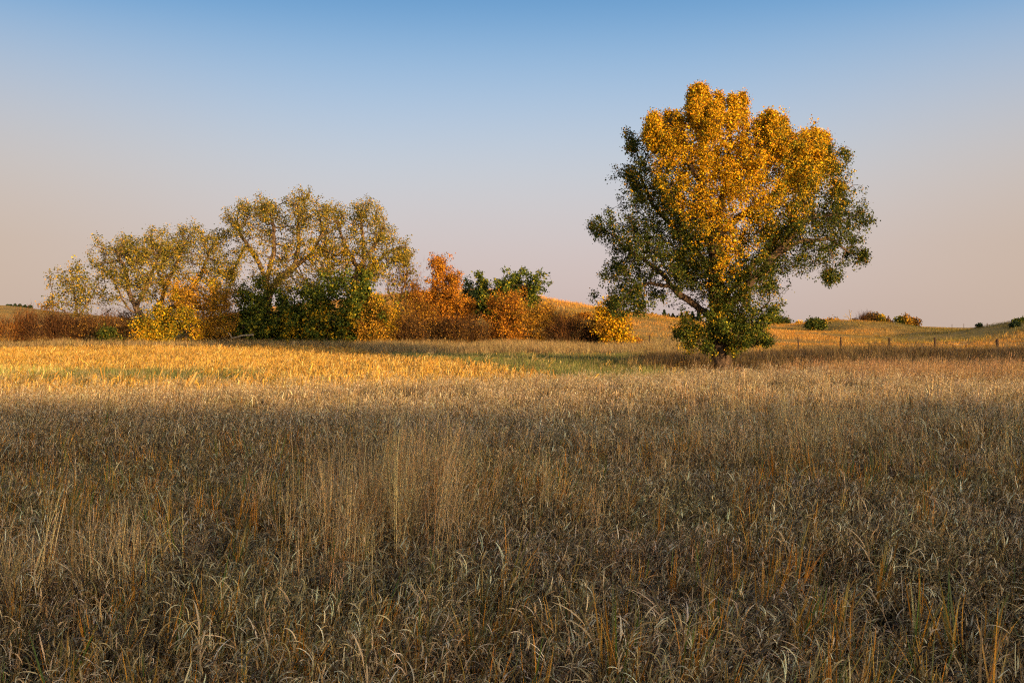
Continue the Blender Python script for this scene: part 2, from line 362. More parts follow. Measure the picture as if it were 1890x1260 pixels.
def scatter(name, kind, x, y, scl, tint, g, lean=.12, lean_dir=None, sink=.0, label=None):
    """one ground-cover object: points on the terrain that carry grass clumps"""
    c, nv = SRC[kind]; n = len(x)
    me = bpy.data.meshes.new(name); me.vertices.add(n)
    z = height(x, y) - sink
    me.vertices.foreach_set('co', np.stack([x, y, z], -1).astype(np.float32).ravel())
    rot = np.zeros((n, 3), np.float32); rot[:, 2] = g.uniform(0, TAU, n)
    if kind in ('head', 'reed'): rot[:, 2] = g.normal(0, .5, n)
    if kind == 'stubble': rot[:, 2] = g.normal(.25, .25, n) + math.pi * g.integers(0, 2, n)
    # tilt in the direction the wind has laid this patch of grass
    ld = lean_dir or 0
    ph = .6 + 2.2 * smooth_noise(x, y, 97, 4.5) + g.normal(0, .5, n); tl = np.clip(ld * (1 + 1.3 * smooth_noise(x, y, 98, 2.2)), 0, 1) + 0 * ph
    ax = np.stack([-np.sin(ph), np.cos(ph), 0 * ph], -1); tx = tl[:, None] * ax + g.normal(0, lean, (n, 3)) * [1, 1, 0]
    th = np.linalg.norm(tx, axis=1) + 1e-6; k = tx / th[:, None]; c_, s_ = np.cos(th), np.sin(th); a_ = rot[:, 2].copy(); ca, sa = np.cos(a_), np.sin(a_)
    # columns of tilt * turn, taken apart into XYZ Euler angles
    T = np.zeros((n, 3, 3)); kx, ky = k[:, 0], k[:, 1]
    T[:, 0, 0] = c_ + kx * kx * (1 - c_); T[:, 0, 1] = kx * ky * (1 - c_); T[:, 0, 2] = ky * s_
    T[:, 1, 0] = kx * ky * (1 - c_); T[:, 1, 1] = c_ + ky * ky * (1 - c_); T[:, 1, 2] = -kx * s_
    T[:, 2, 0] = -ky * s_; T[:, 2, 1] = kx * s_; T[:, 2, 2] = c_
    Z = np.zeros((n, 3, 3)); Z[:, 0, 0] = ca; Z[:, 0, 1] = -sa; Z[:, 1, 0] = sa; Z[:, 1, 1] = ca; Z[:, 2, 2] = 1
    M = T @ Z
    rot[:, 0] = np.arctan2(M[:, 2, 1], M[:, 2, 2]); rot[:, 1] = -np.arcsin(np.clip(M[:, 2, 0], -1, 1)); rot[:, 2] = np.arctan2(M[:, 1, 0], M[:, 0, 0])
    for nm, typ, arr in (('rot', 'FLOAT_VECTOR', rot), ('scl', 'FLOAT_VECTOR', np.asarray(scl, np.float32)), ('tint', 'FLOAT_VECTOR', np.asarray(tint, np.float32))):
        a = me.attributes.new(nm, typ, 'POINT'); a.data.foreach_set('vector', arr.astype(np.float32).ravel())
    a = me.attributes.new('idx', 'INT', 'POINT'); a.data.foreach_set('value', g.integers(0, nv, n).astype(np.int32))
    o = bpy.data.objects.new(name, me); COL.objects.link(o)
    ng = bpy.data.node_groups.new('grow_' + name, 'GeometryNodeTree')
    ng.interface.new_socket('Geometry', in_out='INPUT', socket_type='NodeSocketGeometry')
    ng.interface.new_socket('Geometry', in_out='OUTPUT', socket_type='NodeSocketGeometry')
    N, L = ng.nodes, ng.links
    gi, go = N.new('NodeGroupInput'), N.new('NodeGroupOutput')
    ip = N.new('GeometryNodeInstanceOnPoints'); ci = N.new('GeometryNodeCollectionInfo')
    ci.inputs['Collection'].default_value = c; ci.inputs['Separate Children'].default_value = True; ci.inputs['Reset Children'].default_value = True
    def na(nm, t):
        q = N.new('GeometryNodeInputNamedAttribute'); q.data_type = t; q.inputs['Name'].default_value = nm
        return [s for s in q.outputs if s.enabled][0]
    e2r = N.new('FunctionNodeEulerToRotation')
    L.new(na('rot', 'FLOAT_VECTOR'), e2r.inputs[0]); L.new(e2r.outputs[0], ip.inputs['Rotation'])
    L.new(na('scl', 'FLOAT_VECTOR'), ip.inputs['Scale']); L.new(na('idx', 'INT'), ip.inputs['Instance Index'])
    ip.inputs['Pick Instance'].default_value = True
    L.new(gi.outputs[0], ip.inputs['Points']); L.new(ci.outputs[0], ip.inputs['Instance']); L.new(ip.outputs[0], go.inputs[0])
    md = o.modifiers.new('grow', 'NODES'); md.node_group = ng
    return tag(o, label, kind='stuff')

def pts(g, dens, y0, y1, margin=2.5, fn=None):
    """random points in the wedge of field the camera looks at (with a margin either side), filtered by fn probability"""
    n = int(dens * (1.04 * (y1 ** 2 - y0 ** 2) / 2 + 2 * margin * (y1 - y0)))
    y = np.sqrt(g.uniform(y0 ** 2, y1 ** 2, int(n * 1.0))); half = .52 * y + margin
    x = g.uniform(-1, 1, len(y)) * half
    if fn is not None:
        k = g.uniform(0, 1, len(x)) < fn(x, y); x, y = x[k], y[k]
    return x, y

def tint(g, n, base=(1, 1, 1), j=.12): return np.clip(np.array(base)[None] * (1 + j * g.standard_normal((n, 1))) * (1 + .04 * g.standard_normal((n, 3))), .2, 2)
def sc3(g, n, s=1.0, j=.15, zs=None):
    a = s * np.clip(1 + j * g.standard_normal(n), .5, 1.6); z = a if zs is None else a * zs
    return np.stack([a, a, z], -1)

source('curly', clump_curly, 8, 100); source('basal', clump_basal, 6, 200); source('tall', clump_tall, 6, 300)
source('head', clump_head, 8, 400); source('green', clump_green, 4, 500); source('belt', clump_belt, 5, 600)
source('stubble', clump_stubble, 10, 700); source('pasture', clump_pasture, 4, 800)
source('reed', lambda g: clump_head(g, .85, ((.62, .40, .22), (.72, .52, .34), (.48, .26, .12))), 6, 900)

FIELD_FAR = lambda x, y: np.interp(u_of(x, y), [-300, 0, 300, 900, 1100, 1300, 1600, 2200], [23, 23, 24.5, 26, 29, 30, 33, 34])
def matted(x, y):
    """1 where the grass is lodged low"""
    m = sstep(.25, .8, smooth_noise(x, y, 21, 2.6) + .4 * smooth_noise(x, y, 22, 1.1))
    for (u, yy, r) in ((600, 7.3, .9), (1610, 6.3, 1.2), (1560, 11.5, 1.3), (1290, 8.7, .9), (60, 12.5, 1.6), (420, 11, 1.2)):
        m = np.maximum(m, np.exp(-(((x - ux(u, yy)) / (1.6 * r)) ** 2 + ((y - yy) / r) ** 2)))
    return m
def tallm(x, y):
    m = 0 * x
    for (u, yy, rx, ry, s) in ((715, 9.4, .95, 2.0, 1.2), (850, 10.8, 1.1, 2.0, .8), (600, 9.0, .6, 1.2, .6), (1500, 15, 3.4, 3.5, .6), (110, 6.6, .55, .8, .9), (1180, 12.5, 1.6, 1.5, .25), (1650, 17, 3.5, 3, .5), (560, 6.2, .35, .4, .5), (1000, 9, .8, 1, .3)):
        m = np.maximum(m, s * np.exp(-(((x - ux(u, yy)) / rx) ** 2 + ((y - yy) / ry) ** 2) ** 1.3))
    return m

def build_grass():
    g = rng(1)
    # near meadow: curled dead leaves
    x, y = pts(g, 64, 2.6, 13, 1.5)
    mt = matted(x, y); s = sc3(g, len(x), .72, .16, zs=1.1 - .45 * mt + .18 * smooth_noise(x, y, 33, .7)); s[:, :2] *= (1 + .2 * mt)[:, None]
    wv = (smooth_noise(x, y, 31, 1.8) * .5 + .5)
    t = tint(g, len(x), (1.10, 1.0, .82), .26) * (1 + smooth_noise(x, y, 35, 1.5)[:, None] * np.array([.02, .08, -.06]) + .14 * smooth_noise(x, y, 36, 2.7)[:, None]) * (1 - .25 * mt * wv)[:, None]
    scatter('curled_dry_grass', 'curly', x, y, s, t, g, .16, .22, label='grey tan curled dead grass leaves filling the shaded foreground')
    x, y = pts(g, 34, 13, 27, 2, lambda x, y: y < FIELD_FAR(x, y))
    scatter('curled_dry_grass', 'curly', x, y, sc3(g, len(x), .92, .16), tint(g, len(x), (1.06, .97, .82), .24), g, .14, .18, label='dead grass leaves in the middle of the shaded meadow')
    # orange and green bases
    x, y = pts(g, 34, 2.8, 22, 1.5, lambda x, y: np.clip(.42 + .75 * smooth_noise(x, y, 41, 1.7), .05, 1) * (1 - .5 * matted(x, y)))
    scatter('orange_grass_tufts', 'basal', x, y, sc3(g, len(x), .82, .22), tint(g, len(x), (1.12, 1.06, 1), .22), g, .12, .16, label='short upright orange and green grass tufts among the dead leaves')
    # tall bunch grass
    x, y = pts(g, 42, 3.2, 24, 1.5, lambda x, y: np.clip(tallm(x, y) * (.5 + .7 * smooth_noise(x, y, 51, .9)) * (tallm(x, y) > .12) + .002, 0, 1))
    ht = .66 + .27 * np.exp(-((u_of(x, y) - 770) / 190) ** 2 - ((y - 10) / 3.) ** 2)
    scatter('tall_bunch_grass', 'tall', x, y, sc3(g, len(x), .92, .16, zs=ht), tint(g, len(x), (1.17, 1.13, .96), .18), g, .07, .08, label='tall reddish tan bunch grass standing above the meadow')
    # seed heads
    x, y = pts(g, 20, 8, 42, 3, lambda x, y: (y < FIELD_FAR(x, y)) * sstep(12, 18, y) * np.clip(.8 + .5 * smooth_noise(x, y, 61, 2.4), .1, 1) * 1.0)
    u = u_of(x, y); hz = 1 + .12 * smooth_noise(x, y, 63, 3)
    t = tint(g, len(x), (1.08, .98, .84), .2); warm = sstep(1500, 1700, u) * sstep(24, 30, y); t *= 1 - warm[:, None] * np.array([0, .18, .4])
    scatter('seed_head_grass', 'head', x, y, sc3(g, len(x), .95, .14, hz), t, g, .07, .05, label='pale drooping seed heads across the far half of the meadow')
    # warm reeds at right, before the fence
    x, y = pts(g, 10, 25, 37, 3, lambda x, y: sstep(1380, 1600, u_of(x, y)) * sstep(25, 28, y))
    scatter('orange_reed_grass', 'reed', x, y, sc3(g, len(x), .98, .12), tint(g, len(x), (1.05, .9, .7), .15), g, .07, .05, label='orange tan feathery grass at the right edge of the meadow')
    # stubble
    def fs(x, y):
        strip = green_mask(x, y)
        return (y > FIELD_FAR(x, y) - 1) * (y < stub_far(x, y)) * (1 - .93 * strip) * np.clip(.85 + .5 * smooth_noise(x, y, 71, 2.5), .25, 1) * (u_of(x, y) < 1120)
    x, y = pts(g, 4.8, 22, 93, 3, fs)
    # pull to drill rows
    rw = .76; th = .25; q = -x * math.sin(th) + y * math.cos(th); dq = np.round(q / rw) * rw - q + g.normal(0, .07, len(x)); x = x - math.sin(th) * dq; y = y + math.cos(th) * dq
    scatter('maize_stubble', 'stubble', x, y, sc3(g, len(x), 1.1, .18), tint(g, len(x), (.86, .77, .60), .16) * (1 + .22 * smooth_noise(x, y, 73, 5))[:, None], g, .22, .15, label='golden cut maize stalks and litter covering the sunlit field')
    # scattered broken stalks on the green
    x, y = pts(g, .22, 30, 75, 3, lambda x, y: (u_of(x, y) > 650) * (u_of(x, y) < 1350) * (y > 30))
    scatter('loose_maize_litter', 'stubble', x, y, sc3(g, len(x), 1., .2), tint(g, len(x), (1., .95, .9), .1), g, .3, label='scattered broken maize stalks over the green grass patch')
    # green grass
    x, y = pts(g, 7, 28, 82, 3, lambda x, y: green_mask(x, y) * np.clip(.75 + .5 * smooth_noise(x, y, 81, 4), .2, 1))
    scatter('green_grass', 'green', x, y, sc3(g, len(x), 1.15, .25), tint(g, len(x), (.80, .74, .72), .24), g, .1, label='short green grass strips beside the stubble')
    x, y = pts(g, 5, 34, 41, 3, lambda x, y: 1 - sstep(60, 130, u_of(x, y)))
    scatter('yellow_grass', 'green', x, y, sc3(g, len(x), 1.6, .2), tint(g, len(x), (2.6, 1.7, 1.6), .15), g, .1, label='yellow green grass tuft strip at the left edge')
    # transition, pale wispy
    x, y = pts(g, 6, 24, 34, 3, lambda x, y: (u_of(x, y) < 1500) * .8)
    scatter('wispy_grass', 'head', x, y, sc3(g, len(x), .72, .2), tint(g, len(x), (1.1, 1.05, .85), .14), g, .1, .05, label='thin wispy grass where the shade meets the stubble')
    # brown belt
    x, y = pts(g, 5, 29, 103, 3, lambda x, y: belt_mask(x, y) * np.clip(.9 + .3 * smooth_noise(x, y, 91, 5), 0, 1))
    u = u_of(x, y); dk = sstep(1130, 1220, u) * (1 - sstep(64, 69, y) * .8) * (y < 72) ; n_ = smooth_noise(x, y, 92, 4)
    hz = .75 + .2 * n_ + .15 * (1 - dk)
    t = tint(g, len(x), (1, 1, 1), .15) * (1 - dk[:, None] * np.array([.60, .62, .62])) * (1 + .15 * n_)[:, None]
    hz = hz * np.where(y < 51, 1 - .5 * sstep(1120, 1180, u) * (1 - sstep(1420, 1560, u)), 1) * np.where((y > 54) & (u > 1420), 1.2, 1)
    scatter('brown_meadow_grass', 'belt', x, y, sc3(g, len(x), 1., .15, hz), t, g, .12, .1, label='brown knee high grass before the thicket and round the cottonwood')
    # pasture tufts
    x, y = pts(g, 2.0, 70, 205, 4, lambda x, y: (1 - np.clip(belt_mask(x, y) * .6, 0, 1)) * ((y > 96) | (u_of(x, y) > 1180)) * np.clip(.9 + .8 * smooth_noise(x * .4, y, 93, 6), .1, 1) * np.where(y > 120, .85, 1))
    n1 = smooth_noise(x * .35, y, 11, 6); n2 = smooth_noise(x * .3, y, 12, 15)
    t = tint(g, len(x), (1, 1, 1), .12) * (1 - .5 * sstep(-.15, .6, n1)[:, None] * np.array([.9, .55, .6])) * (1 + .3 * sstep(.05, .7, n2 - .2))[:, None]
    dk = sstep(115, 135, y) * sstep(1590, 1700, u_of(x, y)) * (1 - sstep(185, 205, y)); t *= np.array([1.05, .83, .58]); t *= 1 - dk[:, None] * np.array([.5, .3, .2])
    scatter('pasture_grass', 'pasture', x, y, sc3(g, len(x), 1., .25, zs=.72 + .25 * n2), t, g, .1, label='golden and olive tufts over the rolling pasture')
build_grass()

# ------------------------------------------------------------------ woody plants: space colonisation
def grow(roots, attract, step, kill, infl=1e9, maxit=260, g=None, up=.0):
    """roots: list of polylines; returns positions, parents"""
    P, par = [], []
    for line in roots:
        prev = -1
        line = [np.array(q, float) for q in line]
        if P:      # attach to the nearest existing node when this polyline starts on it
            d = np.linalg.norm(np.array(P) - line[0], axis=1); j = int(d.argmin())
            if d[j] < .9: prev = j; line = [P[j]] + line[1:]
        if prev < 0: P.append(line[0]); par.append(-1); prev = len(P) - 1
        for a, b in zip(line[:-1], line[1:]):
            n = max(1, int(np.linalg.norm(b - a) / step))
            for i in range(1, n + 1):
                q = a + (b - a) * i / n + (g.normal(0, step * .10, 3) if i < n else 0)
                P.append(q); par.append(prev); prev = len(P) - 1
    P = np.array(P); par = np.array(par)
    A = attract.copy()
    d = np.linalg.norm(A[:, None] - P[None], axis=2); near = d.argmin(1); nd = d.min(1)
    alive = nd > kill; dead_stall = 0
    for it in range(maxit):
        if not alive.any(): break
        idx = np.where(alive)[0]
        D = A[idx] - P[near[idx]]; D /= np.linalg.norm(D, axis=1)[:, None] + 1e-9
        src, inv = np.unique(near[idx], return_inverse=True)
        acc = np.zeros((len(src), 3)); np.add.at(acc, inv, D)
        acc += g.normal(0, .25, acc.shape); acc[:, 2] += up
        nrm = np.linalg.norm(acc, axis=1)[:, None]; acc /= nrm + 1e-9
        new = P[src] + acc * step
        base = len(P)
        P = np.concatenate([P, new]); par = np.concatenate([par, src])
        dn = np.linalg.norm(A[idx][:, None] - new[None], axis=2); j = dn.argmin(1); m = dn[np.arange(len(idx)), j]
        better = m < nd[idx]
        bi = idx[better]; near[bi] = base + j[better]; nd[bi] = m[better]
        # attractors whose nearest node did not improve are given up slowly
        stuck = idx[~better]; alive[stuck[g.uniform(0, 1, len(stuck)) < .25]] = False
        alive[nd <= kill] = False
    return P, par

def tubes(P, par, R0, tip, name, mat, parent, minr=0.0, flare=1.25):
    n = len(P); kids = [[] for _ in range(n)]
    for i, p in enumerate(par):
        if p >= 0: kids[p].append(i)
    order = np.argsort(par, kind='stable')
    leaf = np.zeros(n)
    for i in range(n - 1, -1, -1):         # children always have larger index
        if not kids[i]: leaf[i] = 1
        if par[i] >= 0: leaf[par[i]] += leaf[i]
    roots = [i for i in range(n) if par[i] < 0]
    big = max(leaf[r] for r in roots)
    ex = math.log(max(R0 / tip, 1.01)) / math.log(max(big, 2))
    rad = tip * leaf ** ex
    V, Q, T = [], [], []; nv = 0
    starts = [(r, -1) for r in roots]
    while starts:
        i, p = starts.pop()
        chain = [p] if p >= 0 else []
        while True:
            chain.append(i)
            if not kids[i]: break
            ks = sorted(kids[i], key=lambda k: -leaf[k])
            for k in ks[1:]: starts.append((k, i))
            i = ks[0]
        if len(chain) < 2: continue
        C = P[chain]; rr = rad[chain].copy()
        if p >= 0: rr[0] = min(rr[0], rr[1] * 1.15)
        if max(rr) < minr: continue
        if p < 0 and len(rr) > 4: rr[0] *= flare * 1.1; rr[1] *= flare ** .5
        k = 10 if rr[0] > .12 else (6 if rr[0] > .05 else 3)
        T_ = np.gradient(C, axis=0); T_ /= np.linalg.norm(T_, axis=1)[:, None] + 1e-9
        ref = np.array([.31, 1, .17]); s = np.cross(T_, ref); s /= np.linalg.norm(s, axis=1)[:, None] + 1e-9
        t = np.cross(T_, s)
        a = np.arange(k) * TAU / k
        ring = C[:, None] + rr[:, None, None] * (np.cos(a)[None, :, None] * s[:, None] + np.sin(a)[None, :, None] * t[:, None])
        m = len(chain)
        V.append(ring.reshape(-1, 3))
        ii = (np.arange(m - 1)[:, None] * k + np.arange(k)[None]).ravel(); jj = (np.arange(m - 1)[:, None] * k + (np.arange(k)[None] + 1) % k).ravel()
        Q.append(np.stack([ii, jj, jj + k, ii + k], -1) + nv); nv += m * k
    o = mesh_arrays(name, np.concatenate(V), np.concatenate(Q), mat, np.full((nv, 3), .2), parent=parent, smooth=True)
    return o, rad

PALS = {
 'Y': ([(.70, .34, .010), (.80, .45, .014), (.58, .23, .010), (.40, .22, .015), (.18, .16, .02)], [5, 3, 3, 2, 1.6]),
 'M': ([(.58, .32, .015), (.32, .24, .02), (.10, .11, .016), (.70, .36, .015)], [3, 3, 3.4, 1.6]),
 'G': ([(.04, .055, .010), (.065, .08, .014), (.17, .15, .02), (.40, .22, .02)], [5, 4, 2, .7]),
 'D': ([(.045, .065, .012), (.075, .10, .016), (.18, .18, .02), (.38, .30, .025)], [4, 4, 2.4, 1.2]),
 'L': ([(.30, .21, .03), (.19, .16, .03), (.44, .26, .03), (.10, .10, .02), (.56, .32, .03)], [3, 3.4, 2, 3.4, .8]),
 'O': ([(.52, .19, .015), (.66, .28, .018), (.36, .12, .015), (.18, .08, .02)], [4, 2.4, 3.4, 2.4]),
 'A': ([(.44, .21, .02), (.34, .16, .02), (.58, .28, .02), (.18, .11, .02)], [3, 3, 1.6, 2.4]),
 'B': ([(.20, .095, .022), (.11, .055, .018), (.38, .18, .025), (.07, .04, .016)], [3, 3, 1.4, 3]),
 'X': ([(.085, .035, .015), (.055, .024, .012), (.13, .058, .022), (.26, .11, .03)], [4, 3, 2, 1]),
 'R': ([(.20, .065, .016), (.12, .045, .015), (.07, .03, .014), (.42, .17, .03)], [3, 3, 3, 1]),
 'S': ([(.02, .035, .016), (.03, .05, .02), (.045, .06, .025)], [3, 3, 1]),
}

def leaves(g, centers, ctype, per, sigma, size, name, parent, flat=.35, elong=1.0, hang=.0):
    n = len(centers) * per
    c = np.repeat(centers, per, 0) + g.normal(0, 1, (n, 3)) * np.array([sigma, sigma, sigma * .85])
    ty = np.repeat(ctype, per)
    col = np.zeros((n, 3))
    # leaves of one twig share a tone
    tone = np.repeat(np.clip(1 + .16 * g.standard_normal(len(centers)), .6, 1.5), per)[:, None]
    for k in np.unique(ty):
        m = ty == k; P_, W_ = PALS[str(k)]; col[m] = pal(g, int(m.sum()), P_, W_, .2)
    col = np.clip(col * tone, .004, .9)
    s = size * np.clip(g.normal(1, .28, n), .45, 1.7)
    nrm = g.normal(0, 1, (n, 3)); nrm[:, 2] = nrm[:, 2] * .8 + .15; nrm /= np.linalg.norm(nrm, axis=1)[:, None]
    a = g.normal(0, 1, (n, 3)); a[:, 2] -= hang; a -= (a * nrm).sum(1)[:, None] * nrm; a /= np.linalg.norm(a, axis=1)[:, None]
    b = np.cross(nrm, a)
    fold = nrm * (s * .16)[:, None]
    L_ = a * (s * elong)[:, None]; W_ = b * (s * .5)[:, None]
    v = np.stack([c - L_ * .5, c - L_ * .12 + W_ + fold, c + L_ * .55, c - L_ * .12 - W_ + fold], 1).reshape(-1, 3)
    i = np.arange(n)[:, None] * 4
    f = np.concatenate([i + [0, 1, 2], i + [0, 2, 3]], 0)
    return mesh_arrays(name, v, f, LEAF, np.repeat(col, 4, 0), parent=parent)

def slivers(g, centers, per, sigma, length, width, base, name, parent, types):
    """fine bare twigs fanning up and out"""
    n = len(centers) * per
    c = np.repeat(centers, per, 0) + g.normal(0, sigma, (n, 3))
    d = (c - base); d /= np.linalg.norm(d, axis=1)[:, None] + 1e-6
    d = d + g.normal(0, .35, (n, 3)); d[:, 2] += .5; d /= np.linalg.norm(d, axis=1)[:, None]
    L_ = d * (length * g.uniform(.5, 1.3, n))[:, None]
    s = np.cross(d, g.normal(0, 1, (n, 3))); s /= np.linalg.norm(s, axis=1)[:, None]
    w = s * width
    v = np.stack([c - w, c + w, c + L_ + w * .3, c + L_ - w * .3], 1).reshape(-1, 3)
    i = np.arange(n)[:, None] * 4
    P_, W_ = PALS[types]
    return mesh_arrays(name, v, i + [0, 1, 2, 3], TWIG, np.repeat(pal(g, n, P_, W_, .2), 4, 0), parent=parent)

def plant(name, label, cat, D, blobs, seed, trunks=None, R0=.2, tip=.012, step=.3, kill=.45, natt=900, per=22, sigma=.28, size=.17,
          bark=None, depth=.8, group=None, twigs=None, crown='crown', trunk='trunk', clump=None, hollow=0, ragged=(.8, -.42), shoot=(.7, .5), mixr=14, elong=1.0, hang=0., nroot=4, leafy=1.0, extra=None, flare=1.25):
    """blobs: (u, v, r, palette[, depth offset m[, weight]]) measured on the photograph, turned into metres at distance D"""
    g = rng(seed); m_px = D / F; att, ty, rb = [], [], []
    W = np.array([max(b[2], 10) ** 2.0 * (b[5] if len(b) > 5 else 1) for b in blobs]); W /= W.sum()
    for b, w in zip(blobs, W):
        k = max(3, int(natt * w)); r = b[2] * m_px
        c = px(b[0], b[1], D, b[4] if len(b) > 4 and b[4] is not None else 0); rb += [r] * k
        d = g.normal(0, 1, (k, 3)); d /= np.linalg.norm(d, axis=1)[:, None]
        q = c + d * (r * g.uniform(0, 1, k) ** (1 / 2.4) * np.clip(g.normal(.95, .16, k), .5, 1.35))[:, None] * np.array([1, depth, 1])
        att.append(q); ty += [b[3]] * k
    att = np.concatenate(att); ty = np.array(ty)
    hole = smooth_noise(att[:, 0] + .7 * att[:, 1], att[:, 2] + .6 * att[:, 1], seed, ragged[0]) < ragged[1]
    k = ~hole | (np.array(rb) < .5); att, ty, rb = att[k], ty[k], list(np.array(rb)[k])
    if clump:                       # gather the attraction points into separate leafy sprays
        nk, rc, ez = clump
        att = np.repeat(att, nk, 0); ty = np.repeat(ty, nk); rr = np.repeat(np.clip(g.normal(1, .3, len(att) // nk), .4, 1.7) * np.minimum(rc, np.array(rb) * .5), nk)[:, None]
        # every spray is drawn out along its own shoot, away from the heart of the crown and upwards
        heart = att.mean(0) - np.array([0, 0, .25 * np.ptp(att[:, 2])])
        c0 = att[::nk] - heart; c0 /= np.linalg.norm(c0, axis=1)[:, None] + .01
        c0 = c0 * shoot[0] + g.normal(0, .45, c0.shape); c0[:, 2] += shoot[1]; c0 /= np.linalg.norm(c0, axis=1)[:, None]
        c0 = np.repeat(c0, nk, 0); tt = g.uniform(-1, 1, (len(att), 1))
        att = att + c0 * tt * rr * 1.9 * ez + g.normal(0, 1, att.shape) * rr * .27 * (1.15 - .5 * tt)
    # palette fades between neighbouring blobs
    sw = g.uniform(0, 1, len(att)) < .30
    if sw.any():
        nn = np.linalg.norm(att[sw][:, None] - att[None], axis=2); nn[nn < .05] = 9e9
        ty[sw] = ty[np.argsort(nn, axis=1)[np.arange(len(nn)), g.integers(2, max(4, len(att) // mixr), len(nn))]]
    cx = att[:, 0].mean()
    if trunks is None:
        lo, hi = np.percentile(att[:, 0], [15, 85]); roots = []
        for i in range(nroot):
            x0 = lo + (hi - lo) * (i + .5) / nroot + g.normal(0, .1); y0 = D + g.normal(0, .25)
            z0 = gz(x0, y0) - .1
            roots.append([(x0, y0, z0), (x0 + g.normal(0, .15), y0 + g.normal(0, .2), z0 + .5)])
        loc = (cx, D, gz(cx, D))
    else:
        roots = []
        for t in trunks: roots.append([px(q[0], q[1], D, q[2] if len(q) > 2 else 0) for q in t])
        z0 = gz(roots[0][0][0], roots[0][0][1]); roots[0][0][2] = min(z0 - .15, roots[0][0][2]) if True else 0
        loc = (roots[0][0][0], roots[0][0][1], z0)
    zmin = height(att[:, 0], att[:, 1]) + .12; att[:, 2] = np.maximum(att[:, 2], zmin + g.uniform(0, .3, len(att)))
    loc = np.array(loc)
    att = att - loc; roots = [[np.array(q) - loc for q in t] for t in roots]
    P, par = grow(roots, att, step, kill, g=g, up=.12)
    E = empty(name, loc, label, cat, group)
    tubes(P, par, R0, tip, trunk, bark or BARK_DARK, E, flare=flare)
    if name == 'shrub': size *= .8; per = int(per * 1.4)
    if per:
        cen, ct = att, ty
        if hollow:
            c0 = att.mean(0) - np.array([0, 0, .18 * np.ptp(att[:, 2])]); q = (att - c0) / (np.percentile(np.abs(att - c0), 92, axis=0) + .1)
            dd = np.linalg.norm(q, axis=1); k = g.uniform(0, 1, len(att)) < 1 - hollow * (1 - sstep(.45, 1.05, dd)); cen, ct = cen[k], ct[k]
        leaves(g, cen, ct, per, sigma, size, crown, E, elong=elong, hang=hang)
    if twigs is None and name == 'shrub' and len(att) > 280: twigs = (2, .55, .011, 'R')
    if twigs:
        slivers(g, att, twigs[0], sigma * 1.1, twigs[1], twigs[2], np.array([0, 0, 0]), 'bare_twigs', E, twigs[3])  # loose bare twig slivers, without leaves
    return E

def both(blobs, R_m, cu, D, seed, spread=.85):
    """give each outline blob a place in depth so that the crown is as deep as it is wide"""
    g = rng(seed); out = []
    for b in blobs:
        dx = (b[0] - cu) * D / F; half = math.sqrt(max(R_m ** 2 - dx ** 2, .6)) * spread
        r = b[2] * D / F
        n = 1 if half < r * .9 else (2 if half < 2.4 * r else 3)
        for i in range(n):
            dy = 0 if n == 1 else -half + 2 * half * (i + .5) / n + g.normal(0, .3)
            jt = 2 if n == 1 or b[2] < 18 else b[2] * .33; out.append((b[0] + g.normal(0, jt), b[1] + (abs(g.normal(0, jt)) * .7 if jt > 2 else g.normal(0, 2)), b[2], b[3], dy, b[5] if len(b) > 5 else 1))
    return out

